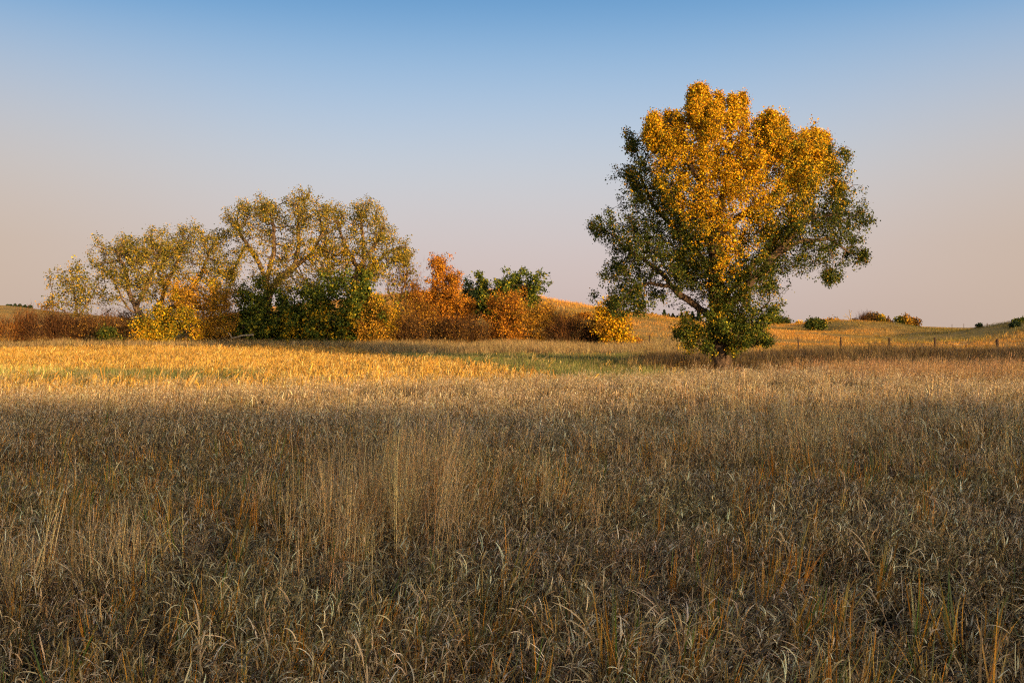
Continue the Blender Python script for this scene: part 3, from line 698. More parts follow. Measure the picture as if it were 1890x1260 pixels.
def build_cottonwood():
    D = 52.0
    Y = [(1470,248,24),(1490,262,20),(1448,228,20),(1318,182,16),(1312,168,8),(1350,152,8),(1375,158,8),(1382,172,12),(1415,185,9),(1442,190,8),(1265,165,9),(1268,182,13),(1250,192,12),(1216,188,8),(1515,240,8),(1285,160,13),(1297,152,9),(1335,160,10),(1338,180,14),(1352,165,8),(1366,160,10),(1370,185,14),(1402,192,11),(1430,180,8),(1430,200,12),(1452,200,8),(1452,222,12),(1504,245,10),(1522,232,9),(1524,250,13),
         (1212,200,16),(1232,196,14),(1200,222,16),(1290,195,36),(1345,205,36),(1385,215,32),(1425,225,26),(1235,232,38),(1305,245,50),(1370,255,52),(1262,290,46),(1330,310,56),(1400,310,56),(1510,270,20),
         (1280,365,42),(1340,385,46),(1395,375,34),(1345,440,30),(1362,462,22),(1335,475,18),(1455,325,22)]
    M = [(1430,365,34),(1470,345,30),(1490,325,24),(1250,330,26),(1488,300,26),(1525,300,18),(1430,255,36),(1458,285,38),(1500,290,26),(1225,285,28),(1230,340,36),(1300,415,30),(1420,405,32),(1465,375,30),(1500,340,34),(1545,345,18)]
    G = [(1280,470,36),(1320,510,30),(1420,440,34),(1455,420,36),(1490,400,30),(1400,440,30),(1270,410,34),(1370,500,30),(1300,450,34),(1162,268,14),(1185,290,26),(1160,325,16),(1195,335,32),(1215,380,38),(1175,360,20),(1240,425,46),(1185,420,34),(1130,412,24),(1100,418,15),(1150,455,32),(1130,490,18),(1190,480,40),(1245,490,42),
         (1150,530,26),(1118,555,18),(1175,560,16),(1145,565,16),(1185,535,18),(1295,500,38),(1545,290,18),(1538,320,26),(1545,370,30),(1512,400,36),(1565,395,28),(1592,408,16),(1470,440,34),(1530,445,30),(1575,445,22),(1595,470,10),
         (1540,488,20),(1532,510,12),(1480,475,24),(1425,470,38),(1385,500,36),(1420,500,18)]
    Lw = [(1335,490,24),(1345,525,28),(1325,545,26),(1360,560,30),(1335,585,24),(1375,590,26),(1308,592,16),(1350,608,24),(1385,612,24),(1272,600,20),(1258,618,13),(1285,618,16),(1402,600,16),(1408,630,11),(1378,634,12),(1268,636,10),(1420,575,12),(1335,632,16),(1360,640,14),(1312,622,15),(1345,615,20),(1325,565,22),(1300,640,9)]
    Y = [(u, v + 30, r * .88) if r >= 16 and v < 262 else (u, v, r) for u, v, r in Y if r >= 16]
    gs = rng(404); tips = []      # upright leafy shoots along the ragged top
    for u in np.concatenate([gs.uniform(1198, 1470, 34), gs.uniform(1485, 1538, 7)]):
        top = np.interp(u, [1190, 1212, 1240, 1268, 1285, 1300, 1318, 1336, 1368, 1388, 1402, 1430, 1452, 1474, 1500, 1526, 1542], [232, 196, 196, 160, 150, 152, 188, 152, 153, 178, 184, 178, 200, 248, 240, 228, 275])
        top += abs(gs.normal(0, 20)) ; dy = gs.uniform(-3, 3)
        tips += [(u + gs.normal(0, 2), top + 6 + 12 * k, 4 + 1.5 * k, 'Y', dy, .8) for k in range(5)]
    blobs = both([(*b, 'Y') for b in Y], 6.6, 1350, D, 1) + both([(*b, 'M') for b in M], 6, 1350, D, 2) + both([(*b, 'G') for b in G], 6.8, 1345, D, 3, .6)
    blobs += tips
    blobs += [(u, v, r, 'D' if i % 3 else 'M', (-1.0, 0, .9)[i % 3] * .8, 1.8) for i, (u, v, r) in enumerate(Lw)]
    blobs += [(u + 8, v - 6, r, 'DG'[i % 2], -1.4, 1.7) for i, (u, v, r) in enumerate(Lw)]
    blobs += [(1425, 565, 22, 'M', .2, .3), (1418, 540, 18, 'D', .3, .35), (1432, 530, 12, 'G', 0, .3), (1215, 545, 10, 'D', 0, .4)]
    trunks = [[(1335, 688), (1330, 640), (1324, 590), (1321, 520), (1319, 440), (1330, 370), (1346, 300), (1350, 230), (1345, 185)],
              [(1326, 600), (1300, 575), (1270, 553, -.5), (1235, 528, -1), (1200, 522, -1.3), (1165, 535, -1.2), (1145, 555, -1.2)],
              [(1250, 540, -.8), (1222, 505, -.6), (1190, 480, -.3), (1150, 455, 0)],
              [(1322, 590), (1352, 560, -.3), (1390, 515, -.9), (1430, 470, -1.2), (1480, 445, -1), (1530, 440, -.7), (1560, 460, -.6)],
              [(1321, 520), (1290, 470, .6), (1250, 425, 1.), (1205, 380, 1.2), (1180, 320, 1.0)],
              [(1319, 440), (1365, 400, .5), (1420, 365, .9), (1470, 320, 1.0), (1510, 270, .9)],
              [(1324, 410), (1295, 340, -1.2), (1262, 285, -1.6), (1235, 225, -1.3)],
              [(1330, 370), (1372, 320, -1.5), (1398, 265, -1.9), (1410, 220, -1.5)],
              [(1430, 470, -1.2), (1490, 405, -1.5), (1545, 395, -1.2)],
              [(1324, 590), (1345, 540, 1), (1400, 480, 2.5), (1440, 430, 3)],
              [(1321, 520), (1310, 440, 2), (1290, 360, 3.2), (1300, 280, 3.)],
              [(1330, 640), (1300, 632, -.5), (1270, 625, -.8)], [(1330, 640), (1362, 630, -.6), (1390, 640, -.8)],
              [(1333, 670), (1352, 640, .3), (1385, 590, .5), (1420, 555, .4)]]
    E = plant('cottonwood_tree', 'lone big cottonwood with golden top and dark green lower branches, taller than everything else', 'tree', D, blobs, 11,
          trunks=trunks, R0=.53, tip=.013, step=.26, kill=.34, natt=1450, per=20, sigma=.13, size=.077, bark=BARK, depth=.95, hang=.6, clump=(9, .50, 1.1), ragged=(1.05, -.46), shoot=(.5, .9), mixr=55)
    return E
build_cottonwood()

def build_thicket():
    g = 'trees along the far edge of the stubble'
    s = 'shrubs of the thicket behind the stubble'
    P_ = plant
    D = 101
    # far left small tree
    P_('ash_tree', 'small thin-leaved yellowish tree at the left end of the tree row, behind the dark brush', 'tree', D + 1, both([(130,520,30,'L'),(105,545,22,'L'),(160,530,30,'L'),(95,565,14,'A'),(185,520,20,'L'),(140,500,18,'L'),(150,560,24,'L'),(192,552,18,'L')], 3.4, 140, D, 4),
       21, trunks=[[(142, 628), (143, 600), (140, 560), (135, 520), (130, 498)], [(143, 600), (120, 575), (98, 562)], [(143, 590), (165, 555), (180, 525)]],
       R0=.16, tip=.018, step=.3, kill=.4, natt=170, per=6, sigma=.22, size=.15, clump=(6, .45, 1.1), hollow=.3, bark=BARK_GREY, group=g)
    # leaning willow
    P_('willow_tree', 'tree with pale bare limbs leaning far to the left and a wide thin crown', 'tree', D, both([(200,470,24,'L'),(225,455,24,'L'),(250,480,40,'L'),(215,500,24,'L'),(285,455,36,'L'),(245,525,30,'L'),(290,500,34,'L'),(275,545,16,'L'),(180,490,14,'L')], 4.2, 245, D, 5),
       22, trunks=[[(292, 632), (272, 592), (240, 572), (215, 560), (190, 558), (165, 562)], [(262, 585), (248, 560), (238, 540), (232, 500), (215, 465)], [(240, 572), (228, 556), (215, 530)], [(250, 565), (275, 520), (290, 480)]],
       R0=.33, tip=.032, step=.32, kill=.45, natt=269, per=12, sigma=.24, size=.125, clump=(7, .55, .72), hollow=.5, ragged=(1.1, -.35), bark=BARK_GREY, group=g)
    P_('willow_tree', 'tree with upright dark trunk between the leaning tree and the yellow bush', 'tree', D + 2.5, both([(315,440,30,'L'),(350,435,28,'L'),(380,450,32,'L'),(335,475,42,'L'),(385,495,38,'L'),(300,470,24,'L'),(350,520,34,'L'),(400,530,28,'L'),(305,520,24,'L'),(415,470,20,'L'),(420,500,22,'L'),(335,548,24,'A'),(395,555,22,'A'),(415,440,14,'L'),(420,545,18,'L')], 4.6, 355, D, 6),
       23, trunks=[[(308, 632), (303, 585), (293, 560), (275, 540), (265, 510)], [(297, 565), (305, 530), (325, 490), (340, 450)], [(303, 580), (345, 550), (370, 510), (385, 470)], [(305, 530), (290, 500), (310, 460)]],
       R0=.32, tip=.032, step=.32, kill=.45, natt=356, per=12, sigma=.24, size=.125, clump=(7, .55, .72), hollow=.5, ragged=(1.1, -.35), bark=BARK_GREY, group=g)
    # tall central tree
    P_('elm_tree', 'tallest tree of the left row with orange lit forked trunk and see-through rounded crown', 'tree', D + 1, both([(440,400,24,'L'),(470,385,26,'L'),(510,378,28,'L'),(550,375,28,'L'),(585,390,24,'L'),(430,425,24,'L'),(480,425,42,'L'),(540,420,46,'L'),(590,425,28,'L'),(440,465,30,'L'),(500,475,44,'M'),(555,470,38,'M'),(590,470,24,'L'),(425,500,22,'L'),(470,520,30,'L'),(530,520,30,'L'),(570,515,22,'L'),(608,410,20,'L'),(605,455,22,'L'),(450,545,18,'L'),(600,500,18,'L')], 5.6, 515, D, 7),
       24, trunks=[[(490, 640), (490, 570), (495, 545), (490, 515), (475, 480), (455, 450), (435, 420)], [(494, 545), (515, 515), (545, 490), (552, 450), (550, 410)], [(490, 520), (505, 470), (505, 420), (500, 390)], [(455, 450), (440, 480), (430, 500)], [(545, 490), (575, 470), (595, 430)]],
       R0=.5, tip=.032, step=.32, kill=.45, natt=543, per=12, sigma=.24, size=.125, clump=(7, .55, .72), hollow=.5, ragged=(1.1, -.35), bark=BARK_GREY, group=g)
    P_('elm_tree', 'tall see-through tree right of the tallest one with dark spreading limbs', 'tree', D + 2, both([(625,395,24,'L'),(660,390,26,'L'),(695,405,24,'L'),(720,430,24,'L'),(745,460,18,'L'),(640,430,36,'L'),(685,445,36,'L'),(625,475,28,'M'),(725,475,24,'L'),(670,490,32,'M'),(700,500,26,'L'),(640,515,26,'D'),(750,480,8,'L')], 5.2, 675, D, 8),
       25, trunks=[[(650, 640), (652, 590), (655, 520), (660, 495), (640, 460), (625, 420)], [(657, 510), (672, 480), (670, 440), (665, 400)], [(656, 515), (690, 490), (715, 465), (745, 455)], [(672, 480), (700, 440), (705, 415)], [(640, 462), (605, 480), (608, 500)]],
       R0=.42, tip=.032, step=.32, kill=.45, natt=391, per=12, sigma=.24, size=.125, clump=(7, .55, .72), hollow=.5, ragged=(1.1, -.35), bark=BARK_GREY, group=g)
    P_('elm_tree', 'nearly bare tree with fine reddish twigs between the tall row and the orange tree', 'tree', D + 3, both([(730,520,28,'L'),(755,505,22,'L'),(765,530,16,'A'),(715,545,22,'L'),(745,545,20,'L')], 2.4, 740, D, 9),
       26, trunks=[[(735, 635), (733, 590), (735, 560), (745, 530), (752, 500)], [(735, 570), (720, 545), (712, 520)], [(735, 560), (760, 535), (772, 515)]],
       R0=.2, tip=.012, step=.28, kill=.36, natt=500, per=2, sigma=.25, size=.2, bark=BARK_GREY, twigs=(4, .5, .012, 'R'), group=g)
    # dark green maples
    P_('boxelder_tree', 'dark green bushy tree left of centre of the row, behind the broken limb', 'tree', D - 1, both([(520,620,24,'D'),(455,570,18,'D'),(480,560,36,'D'),(510,545,30,'D'),(465,595,30,'D'),(500,590,40,'D'),(540,570,34,'D'),(530,610,30,'D'),(480,615,24,'D')], 3.6, 500, D, 10, .7),
       27, R0=.16, natt=147, per=24, sigma=.24, size=0.194, clump=(6, .62, 1.15), kill=.6, step=.4, group=g, nroot=3)
    P_('boxelder_tree', 'green bushy tree with yellow lit lower leaves in the middle of the row', 'tree', D - 2.5, both([(560,600,36,'D'),(590,585,30,'M'),(545,625,20,'M'),(600,615,32,'D'),(600,555,22,'D'),(575,545,24,'D'),(630,600,26,'D'),(575,628,18,'M'),(610,635,12,'M'),(530,600,20,'M')], 3.2, 575, D, 11, .7),
       28, R0=.16, natt=133, per=24, sigma=.24, size=0.194, clump=(6, .62, 1.15), kill=.6, step=.4, group=g, nroot=3)
    P_('boxelder_tree', 'green bushy tree with short dark trunk at the right end of the green clump', 'tree', D - 1.5, both([(645,540,36,'D'),(620,530,24,'D'),(650,580,38,'D'),(625,600,26,'D'),(675,560,26,'M'),(680,595,24,'D'),(640,615,22,'M'),(670,520,20,'D')], 3.2, 650, D, 12, .7),
       29, trunks=[[(638, 645), (645, 615), (652, 590), (650, 550)], [(645, 615), (625, 590)], [(645, 615), (670, 590)]], R0=.18, natt=142, per=22, sigma=.24, size=0.194, clump=(6, .62, 1.15), kill=.6, step=.4, group=g)
    # yellow shrubs
    P_('shrub', 'large bright yellow orange bush in front of the trees, left of the broken limb', 'shrub', D - 4, [(350,525,14,'Y',.5),(428,600,18,'A',.3),(345,545,26,'A',0),(370,570,32,'A',0),(340,592,30,'M',-.5),(395,590,28,'A',.2),(365,620,26,'Y',-.6),(340,565,20,'Y',.6),(410,560,24,'A',1.),(390,620,20,'A',-.4),(325,540,14,'Y',.4),(395,535,22,'M',1.2)],
       31, natt=123, per=22, sigma=.24, size=.15, hollow=.1, clump=(6, .62, 1.15), kill=.6, step=.4, R0=.07, group=s)
    P_('shrub', 'low yellow green bush right of the small green bush at the stubble edge', 'shrub', D - 4.5, [(285,612,24,'M',0),(300,590,20,'M',.4),(270,625,18,'Y',-.3),(310,620,20,'M',0),(258,605,14,'M',0),(315,600,16,'D',.5)],
       32, natt=71, per=20, sigma=.24, size=0.176, clump=(6, .62, 1.15), kill=.6, step=.4, R0=.05, group=s)
    P_('shrub', 'small dark green bush low in the brown brush at left', 'shrub', D - 6.5, [(205,620,13,'G',0),(218,628,10,'G',0),(192,615,9,'G',0)],
       33, natt=120, per=22, sigma=.26, size=.17, kill=.5, step=.3, R0=.04, group=s)
    P_('shrub', 'orange yellow bush right of the green trees', 'shrub', D - 3, [(695,590,28,'A',0),(700,560,22,'M',.4),(680,615,20,'A',-.3),(712,615,20,'A',0),(720,585,18,'M',.6),(700,625,14,'A',-.6)],
       34, natt=100, per=18, sigma=.24, size=0.167, clump=(6, .62, 1.15), kill=.6, step=.4, R0=.05, group=s)
    P_('shrub', 'tall cone-shaped orange bush rising above the thicket right of the trees', 'shrub', D + 3, both([(815,490,11,'O'),(812,510,16,'O'),(830,515,16,'O'),(800,540,24,'O'),(835,545,26,'O'),(785,560,18,'O'),(815,575,28,'O'),(850,570,22,'O'),(868,580,14,'O'),(780,590,18,'O'),(845,600,22,'O')], 2.8, 820, D, 13),
       35, trunks=[[(820, 640), (820, 590), (816, 540), (815, 500)]], natt=147, per=24, sigma=.24, size=0.176, clump=(6, .62, 1.15), kill=.5, step=.36, R0=.14, group=s)
    P_('juniper_tree', 'dark green round tree standing behind the orange bushes', 'tree', D + 9, both([(895,522,14,'D'),(925,525,24,'D'),(960,528,24,'D'),(905,545,24,'D'),(945,550,28,'D'),(975,545,14,'D'),(930,575,24,'G'),(900,572,22,'G')], 3.0, 935, D, 14),
       36, trunks=[[(930, 640), (930, 590), (928, 550), (930, 520)]], natt=133, per=28, sigma=.24, size=0.176, clump=(6, .62, 1.15), kill=.6, step=.4, R0=.2, group=g, elong=1.4)
    P_('juniper_tree', 'smaller dark green tree tucked between the cone-shaped orange bush and the round green tree', 'tree', D + 9, [(868,535,14,'S',0),(872,555,18,'S',0),(885,545,14,'D',.5),(860,570,16,'S',0)],
       37, natt=47, per=30, sigma=.24, size=0.176, clump=(6, .62, 1.15), kill=.6, step=.4, R0=.12, group=g)
    P_('shrub', 'broad orange bush in the middle of the thicket, in front of the round green tree', 'shrub', D - 1, both([(945,560,18,'O'),(925,575,22,'O'),(960,580,28,'A'),(920,605,28,'O'),(960,615,30,'O'),(995,600,24,'A'),(995,580,16,'A'),(915,630,16,'O'),(1005,620,18,'A'),(940,632,16,'O'),(910,560,9,'O')], 2.4, 955, D, 15),
       38, natt=180, per=17, sigma=.24, size=0.150, clump=(6, .62, 1.15), kill=.55, step=.36, R0=.06, twigs=(5, .5, .010, 'R'), group=s)
    # brown brush
    k = 0
    for (lab, D_, bl, pt, per, tw) in (
        ('dark reddish brown brush at the far left edge of the thicket', D - 1, [(20,605,26),(50,595,22),(0,615,22),(40,618,18),(-25,612,26)], 'R', 3, 'R'),
        ('dark brown brush below the small yellowish tree', D - 2, [(85,600,24),(120,600,20),(100,615,20),(70,615,18),(135,614,16)], 'X', 4, 'X'),
        ('brown brush with scattered yellow leaves below the leaning limbs', D - 2.5, [(160,602,18),(200,606,18),(235,608,16),(180,618,16),(215,622,14),(145,615,18)], 'B', 9, 'X'),
        ('low rust brown brush in front of the cone-shaped orange bush', D - 3, [(760,605,24),(790,610,24),(820,612,24),(775,625,14),(810,628,16),(745,620,16)], 'B', 12, 'X'),
        ('dark olive brown brush left of the broad orange bush', D - 3.5, [(845,612,24),(870,610,24),(890,622,20),(855,630,16),(880,632,14)], 'B', 11, 'X'),
        ('rusty brush filling the gap behind the nearly bare tree', D + 1, [(760,565,22),(750,590,22),(780,575,20),(735,590,14),(800,590,20)], 'A', 10, 'R'),
        ('dark bare twiggy brush right of the broad orange bush', D - 2, [(1040,610,26),(1070,612,24),(1050,628,20),(1085,625,20),(1025,625,16)], 'X', 1, 'X'),
        ('dark bare brush around the foot of the bright yellow sapling', D - 2.5, [(1100,615,22),(1120,625,18),(1095,630,16),(1135,632,12)], 'X', 2, 'X'),
        ('orange brush partly hiding the grassy hill foot', D + 2, [(1010,585,18),(1030,598,18),(1055,600,14)], 'A', 9, 'R'),
        ('low brown brush under the green trees', D + 2, [(440,610,26),(420,590,22),(455,625,16),(410,620,20)], 'A', 8, 'X'),
        ('dark brush hidden under the tallest tree', D + 4, [(520,605,30),(575,600,30),(630,610,26),(680,615,22),(480,600,24)], 'B', 10, 'X'),
        ('dark brush behind the yellow bushes', D + 4, [(200,592,20),(165,595,18),(228,590,20),(255,585,26),(300,590,28),(340,600,26),(385,600,24)], 'B', 8, 'X')):
        k += 1
        P_('shrub', lab, 'shrub', D_, [(u, v, r, pt, [-.5, .5, 0][i % 3]) for i, (u, v, r) in enumerate(bl)], 50 + k, natt=460, per=per, sigma=.34, size=.15, kill=.55, step=.36,
           R0=.035, nroot=7, twigs=(10 if per < 5 else 6, .62, .013, tw), group=s)
    P_('sapling', 'bright golden yellow sapling below the lowest left branch of the cottonwood', 'tree', D - 5, [(1125,580,18,'Y',0),(1112,600,20,'A',.3),(1135,605,22,'Y',0),(1145,620,16,'Y',-.3),(1105,578,10,'Y',0),(1120,628,16,'Y',0),(1140,585,10,'Y',0)],
       71, natt=78, per=17, sigma=.24, size=0.167, clump=(6, .62, 1.15), kill=.5, step=.33, R0=.06)
    P_('shrub', 'small red orange bush on the lower slope right of the golden sapling', 'shrub', D - 4, [(1168,632,8,'O',0),(1176,634,7,'O',0)], 72, natt=60, per=20, sigma=.2, size=.15, kill=.5, step=.3, R0=.02)
    P_('shrub', 'little orange bush alone on the grassy hillside', 'shrub', 130, [(1076,592,7,'O',0),(1082,596,6,'O',0)], 73, natt=50, per=20, sigma=.25, size=.2, kill=.5, step=.3, R0=.02)
build_thicket()

def limb(name, label, cat, D, lines, R0, tip, mat, seed, thing_name):
    g = rng(seed); roots = [[px(q[0], q[1], D, q[2] if len(q) > 2 else 0) for q in t] for t in lines]
    loc = np.array([roots[0][0][0], roots[0][0][1], gz(roots[0][0][0], roots[0][0][1])])
    roots = [[q - loc for q in t] for t in roots]
    P, par = grow(roots, roots[0][-1][None] , .25, 5, g=g)
    E = empty(thing_name, loc, label, cat)
    tubes(P, par, R0, tip, name, mat, E, flare=1)
limb('branches', 'pale dead broken limb lying low in front of the dark green trees', 'fallen limb', 96.5,
     [[(468, 618), (450, 619), (428, 624), (424, 616), (412, 607), (397, 603)], [(428, 624), (418, 633), (413, 650)], [(424, 620), (410, 628), (396, 642)], [(428, 626), (424, 645)], [(418, 612), (408, 622)], [(440, 622), (448, 634), (446, 644)], [(410, 628), (402, 625), (392, 630)], [(404, 605), (396, 612)]], .095, .02, BARK_PALE, 5, 'broken_limb')
limb('trunk', 'thick pale limb slanting down behind the dead broken limb', 'limb', 98.5,
     [[(468, 622), (462, 610), (445, 600), (420, 591)], [(445, 600), (438, 580), (442, 566)]], .17, .05, BARK_GREY, 6, 'slanting_limb')

# ------------------------------------------------------------------ distant trees
def far_plants():
    gs = 'small trees on the far right skyline'
    for i, (lab, nm, D, bl, pt, ty, base) in enumerate((
        ('dark green tree on the skyline just right of the cottonwood', 'distant_tree', 215, [(1435,592,12),(1448,594,11),(1425,590,10),(1440,600,10)], 'G', 0, 0),
        ('tiny pale yellow tree on the skyline left of the dark green bush', 'distant_tree', 240, [(1474,600,7),(1482,603,5),(1470,604,5)], 'Y', 0, 0),
        ('rounded dark green bush on the skyline', 'distant_tree', 171, [(1505,597,9),(1516,599,7),(1496,599,7)], 'G', 0, 0),
        ('small golden tree on the skyline right of the rounded dark green bush', 'distant_tree', 205, [(1538,597,10),(1528,599,9),(1548,600,8)], 'A', 0, 0),
        ('reddish brown bush beside the bare dead tree on the skyline', 'distant_tree', 206, [(1578,597,7),(1568,599,6),(1587,600,6)], 'B', 0, 0),
        ('bare grey tree at the left of the golden skyline tree', 'distant_tree', 212, [(1598,590,11),(1595,597,9),(1606,594,8)], 'X', 1, 0),
        ('golden brown tree, widest on the right skyline', 'distant_tree', 206, [(1612,588,12),(1625,592,12),(1608,597,10),(1637,597,9)], 'BMA', 0, 0),
        ('round tree half green half orange standing apart on the skyline', 'distant_tree', 200, [(1662,594,11),(1676,593,12),(1688,598,9),(1668,600,9)], 'GAB', 0, 0),
        ('low green bush on the slope at the right edge of the picture', 'distant_shrub', 132, [(1882,598,8),(1892,596,9),(1874,601,5)], 'D', 0, 0),
        ('tiny dark juniper high on the right slope', 'distant_shrub', 140, [(1808,610,2.0)], 'S', 0, 0),
        ('dark juniper low on the right slope', 'distant_shrub', 128, [(1871,619,5),(1876,620,4)], 'S', 0, 0))):
        m = D / F
        plant(nm, lab, 'tree' if 'tree' in nm else 'shrub', D, [(u, v, r, pt[j % len(pt)], 0) for j, (u, v, r) in enumerate(bl)], 200 + i, natt=240 if D > 150 else 120,
              per=0 if ty else 16, sigma=.32 if D > 150 else .16, size=.28 if D > 150 else .16, kill=.6, step=.45, R0=.12, group=gs if D > 150 else None, nroot=3,
              twigs=(14, .8, .02, 'X') if ty else None)
    # bare snag
    limb('trunk', 'bare dead tree leaning left with forked top on the skyline', 'dead tree', 204,
         [[(1577, 606), (1572, 595), (1566, 586), (1560, 579)], [(1572, 595), (1569, 580), (1567, 571)], [(1566, 586), (1556, 583)], [(1567, 580), (1572, 573)]], .17, .05, BARK_PALE, 9, 'dead_tree')
    # conifers in a row behind the hill
    g = rng(77)
    def conifer(x, y, h, w, lab, grp):
        zb = gz(x, y); E = empty('spruce_tree', (x, y, zb), lab, 'tree', grp)
        n = 900; t = g.uniform(0, 1, n) ** .9; a = g.uniform(0, TAU, n); r = w * (1 - t) * g.uniform(.45, 1.05, n)
        h *= g.uniform(.8, 1.15); r *= .75 + .25 * np.cos(t * TAU * 5); c = np.stack([r * np.cos(a), r * np.sin(a), h * (.08 + .92 * t) - .15 * r], -1)
        leaves(g, c, np.array(['S'] * n), 2, .10, .26, 'crown', E, elong=1.5, hang=.5)
        k = 6; aa = np.arange(k) * TAU / k
        v = np.concatenate([np.stack([.16 * np.cos(aa), .16 * np.sin(aa), 0 * aa - .2], -1), np.stack([.02 * np.cos(aa), .02 * np.sin(aa), 0 * aa + h * .97], -1)])
        f = np.array([[i, (i + 1) % k, k + (i + 1) % k, k + i] for i in range(k)])
        mesh_arrays('trunk', v, f, BARK_DARK, np.full((2 * k, 3), .1), parent=E)
    us = [1166, 1174, 1182, 1190, 1196, 1204, 1211, 1219, 1226, 1234, 1242, 1250, 1258, 1268, 1278, 1290]
    hs = [2.2, 3.8, 3.4, 4.2, 3.8, 5.0, 4.0, 3.9, 5.0, 4.0, 4.2, 4.1, 4.8, 4.7, 4.9, 4.6]
    for u, h in zip(us, hs):
        y = 300 + g.uniform(-6, 6); conifer(ux(u, y), y, h * .82 + .8, 2.9, 'dark spruce in the row behind the hill, left of the cottonwood trunk', 'spruces in the row behind the hill')
    for u, h in zip([14, 20, 28, 37, 46, 56], [2.0, 2.6, 2.2, 2.0, 1.9, 1.5]):
        y = 275 + g.uniform(-3, 3); conifer(ux(u, y), y, h * .36, .7, 'dark far tree on the hill crest at the left edge', 'far dark trees on the left hill crest')
far_plants()

# ------------------------------------------------------------------ fences
def post_mesh(g, h, r, k=8):
    V = []; a = np.arange(k) * TAU / k
    rings = [(-.4, 1.05), (h * .3, 1.0), (h * .7, .97), (h - .03, .95), (h, .82)]
    for z, s in rings:
        rr = r * s * (1 + .06 * g.standard_normal(k)); V.append(np.stack([rr * np.cos(a), rr * np.sin(a), 0 * a + z + (.01 * g.standard_normal(k) if z == h else 0)], -1))
    m = len(rings); V = np.concatenate(V)
    ii = (np.arange(m - 1)[:, None] * k + np.arange(k)).ravel(); jj = (np.arange(m - 1)[:, None] * k + (np.arange(k) + 1) % k).ravel()
    return V, [np.stack([ii, jj, jj + k, ii + k], -1), (np.arange(k) + (m - 1) * k)[None]]

def fence(label, posts, wires, seed, top=1.2, group=None):
    """posts: (u, y, height, radius, steel?)"""
    g = rng(seed); x0, y0 = ux(posts[0][0], posts[0][1]), posts[0][1]; base = np.array([x0, y0, gz(x0, y0)])
    E = empty('wire_fence', base, label, 'fence', group)
    Q = []
    for (u, y, h, r, st) in posts:
        x = ux(u, y); z = gz(x, y); V, Fc = post_mesh(g, h, r * .82, 6 if st else 8)
        tilt = g.normal(0, .02, 2); V[:, 0] += V[:, 2] * tilt[0]; V[:, 1] += V[:, 2] * tilt[1]
        o = mesh_arrays('fence_post', V + (np.array([x, y, z]) - base), Fc, RUST if st else WOOD, np.full((len(V), 3), .2), parent=E)
        if st: o['label'] = 'thin rusty steel post'
        Q.append(np.array([x, y, z]) - base)
    for w in wires:
        path = []
        for a, b in zip(Q[:-1], Q[1:]):
            for t in np.linspace(0, 1, 6)[:-1]: path.append(a * (1 - t) + b * t + np.array([0, -.07, w - .05 * 4 * t * (1 - t)]))
        path.append(Q[-1] + np.array([0, -.07, w])); P = np.array(path)
        k = 4; a = np.arange(k) * TAU / k; r = .006
        V = (P[:, None] + r * np.stack([0 * a, np.cos(a), np.sin(a)], -1)[None]).reshape(-1, 3); m = len(P)
        ii = (np.arange(m - 1)[:, None] * k + np.arange(k)).ravel(); jj = (np.arange(m - 1)[:, None] * k + (np.arange(k) + 1) % k).ravel()
        mesh_arrays('wire', V, np.stack([ii, jj, jj + k, ii + k], -1), STEEL, np.full((len(V), 3), .3), parent=E)
fence('long wire fence with dark wooden posts across the pasture, right of the cottonwood',
      [(1139, 97, 1.25, .05, 0), (1199, 95, 1.3, .07, 0), (1260, 94, 1.2, .07, 0), (1330, 92, 1.2, .07, 0), (1400, 90, 1.2, .07, 0), (1474, 88, 1.35, .075, 0), (1552, 84, 1.35, .085, 0), (1641, 80, 1.35, .095, 0),
       (1725, 76, 1.4, .1, 0), (1759, 73, .95, .05, 1), (1783, 75, 1.0, .06, 1), (1841, 72, 1.4, .12, 0), (1960, 70, 1.4, .1, 0)], (.35, .65, .95, 1.15), 5)
fence('short row of tiny fence posts on the right skyline', [(1757, 236, 1.3, .07, 0), (1779, 236, 1.4, .07, 0), (1800, 236, 1.3, .07, 0), (1822, 236, 1.5, .12, 0)], (.7, 1.1), 6)

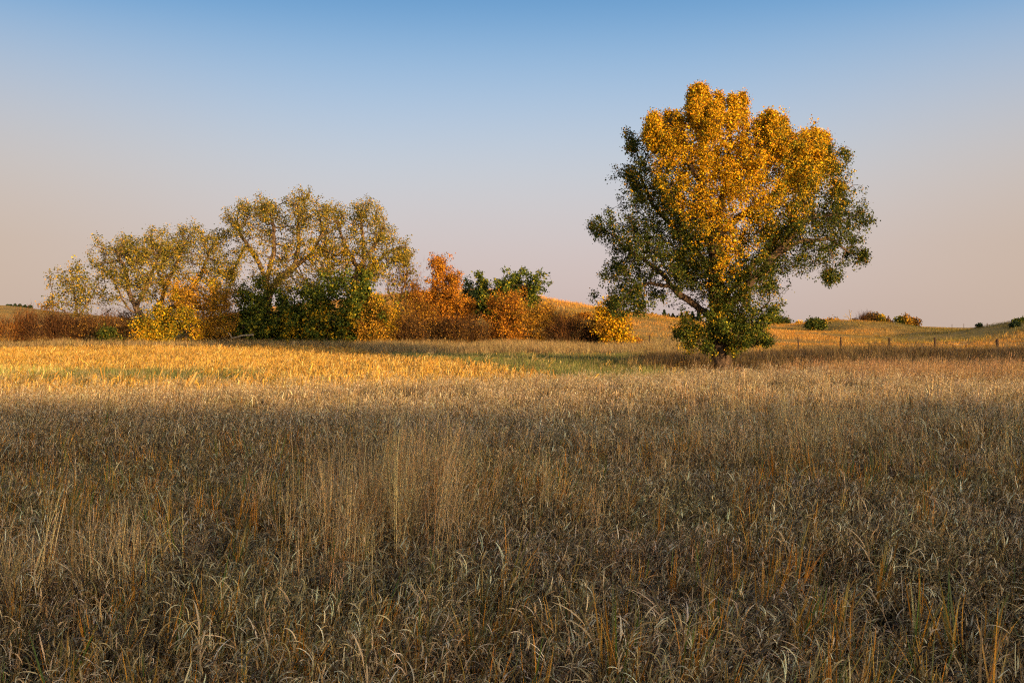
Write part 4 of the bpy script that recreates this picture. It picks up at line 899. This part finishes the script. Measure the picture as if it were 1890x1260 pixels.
# ------------------------------------------------------------------ light, sky, camera
def world():
    w = bpy.data.worlds.new('World'); SC.world = w; w.use_nodes = True
    nt = w.node_tree; N, L = nt.nodes, nt.links; N.clear()
    out = N.new('ShaderNodeOutputWorld'); bg = N.new('ShaderNodeBackground')
    sky = N.new('ShaderNodeTexSky'); sky.sky_type = 'NISHITA'; sky.sun_disc = False
    sky.sun_elevation = R(SUN_EL); sky.sun_rotation = R(180 - SUN_AZ); sky.dust_density = 2.0; sky.ozone_density = 1.5
    # dusk bands opposite the sun by elevation; overhead stops are an added warm fill light
    tc = N.new('ShaderNodeTexCoord'); sx = N.new('ShaderNodeSeparateXYZ'); L.new(tc.outputs['Generated'], sx.inputs[0])
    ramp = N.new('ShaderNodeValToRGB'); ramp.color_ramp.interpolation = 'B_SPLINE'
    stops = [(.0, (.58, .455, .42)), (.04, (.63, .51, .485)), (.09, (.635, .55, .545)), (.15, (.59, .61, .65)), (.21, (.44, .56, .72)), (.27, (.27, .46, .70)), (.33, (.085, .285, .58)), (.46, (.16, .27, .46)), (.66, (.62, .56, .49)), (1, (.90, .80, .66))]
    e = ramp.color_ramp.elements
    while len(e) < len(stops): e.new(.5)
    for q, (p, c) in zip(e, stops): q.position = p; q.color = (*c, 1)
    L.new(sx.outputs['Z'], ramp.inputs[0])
    # warm haze further round from the antisolar point
    ab = N.new('ShaderNodeMath'); ab.operation = 'ABSOLUTE'; L.new(sx.outputs['X'], ab.inputs[0])
    m1 = N.new('ShaderNodeMapRange'); m1.interpolation_type = 'SMOOTHSTEP'; m1.inputs[1].default_value = .12; m1.inputs[2].default_value = .58; m1.inputs[3].default_value = 0; m1.inputs[4].default_value = .78
    L.new(ab.outputs[0], m1.inputs[0])
    m2 = N.new('ShaderNodeMapRange'); m2.inputs[1].default_value = .08; m2.inputs[2].default_value = .30; m2.inputs[3].default_value = 1; m2.inputs[4].default_value = 0
    L.new(sx.outputs['Z'], m2.inputs[0])
    mm = N.new('ShaderNodeMath'); mm.operation = 'MULTIPLY'; L.new(m1.outputs[0], mm.inputs[0]); L.new(m2.outputs[0], mm.inputs[1])
    wm = N.new('ShaderNodeMix'); wm.data_type = 'RGBA'; wm.inputs[7].default_value = (.58, .435, .325, 1)
    L.new(mm.outputs[0], wm.inputs[0]); L.new(ramp.outputs[0], wm.inputs[6])
    # dusk bands in front, the physical sky round the sun
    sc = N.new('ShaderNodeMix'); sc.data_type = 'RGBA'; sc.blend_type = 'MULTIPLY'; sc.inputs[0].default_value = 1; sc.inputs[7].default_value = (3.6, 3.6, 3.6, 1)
    L.new(wm.outputs[2], sc.inputs[6])
    fy = N.new('ShaderNodeMapRange'); fy.interpolation_type = 'SMOOTHSTEP'; fy.inputs[1].default_value = -.15; fy.inputs[2].default_value = .45; fy.inputs[3].default_value = 0; fy.inputs[4].default_value = .97
    L.new(sx.outputs['Y'], fy.inputs[0])
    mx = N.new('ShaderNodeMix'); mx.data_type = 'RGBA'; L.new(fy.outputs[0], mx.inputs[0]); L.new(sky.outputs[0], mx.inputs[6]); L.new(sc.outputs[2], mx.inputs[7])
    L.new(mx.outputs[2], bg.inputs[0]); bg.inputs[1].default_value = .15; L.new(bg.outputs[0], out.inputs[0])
world()
sun = bpy.data.lights.new('sun', 'SUN'); sun.energy = 3.5; sun.angle = R(.55); sun.color = (1, .70, .34)
so = bpy.data.objects.new('sun', sun); COL.objects.link(so)
# direction towards the sun: behind the viewer (-y) and to the right (+x)
ds = Vector((math.sin(R(SUN_AZ)) * math.cos(R(SUN_EL)), -math.cos(R(SUN_AZ)) * math.cos(R(SUN_EL)), math.sin(R(SUN_EL))))
so.rotation_euler = ds.to_track_quat('Z', 'Y').to_euler(); so.location = (30, -40, 40)

cam = bpy.data.cameras.new('camera'); co = bpy.data.objects.new('camera', cam); COL.objects.link(co); SC.camera = co
cam.sensor_width = 36; cam.lens = 36 * F / 1890; cam.clip_start = .1; cam.clip_end = 8000
co.location = (0, 0, CAM_Z); co.rotation_euler = (R(90), 0, 0)
cam.shift_y = -(630 - V0) / 1890
SC.view_settings.view_transform = 'Standard'; SC.view_settings.look = 'None'; SC.view_settings.exposure = .9; SC.view_settings.gamma = 1
SC.render.engine = 'CYCLES'
cy = SC.cycles; cy.max_bounces = 5; cy.diffuse_bounces = 1; cy.glossy_bounces = 1; cy.transmission_bounces = 3; cy.transparent_max_bounces = 4
cy.use_denoising = False; cy.denoising_input_passes = 'RGB_ALBEDO_NORMAL'; cy.denoising_prefilter = 'ACCURATE'; cy.use_adaptive_sampling = True; cy.adaptive_threshold = .02; cy.sample_clamp_indirect = 4
cy.pixel_filter_type = 'BLACKMAN_HARRIS'; cy.filter_width = 1.2
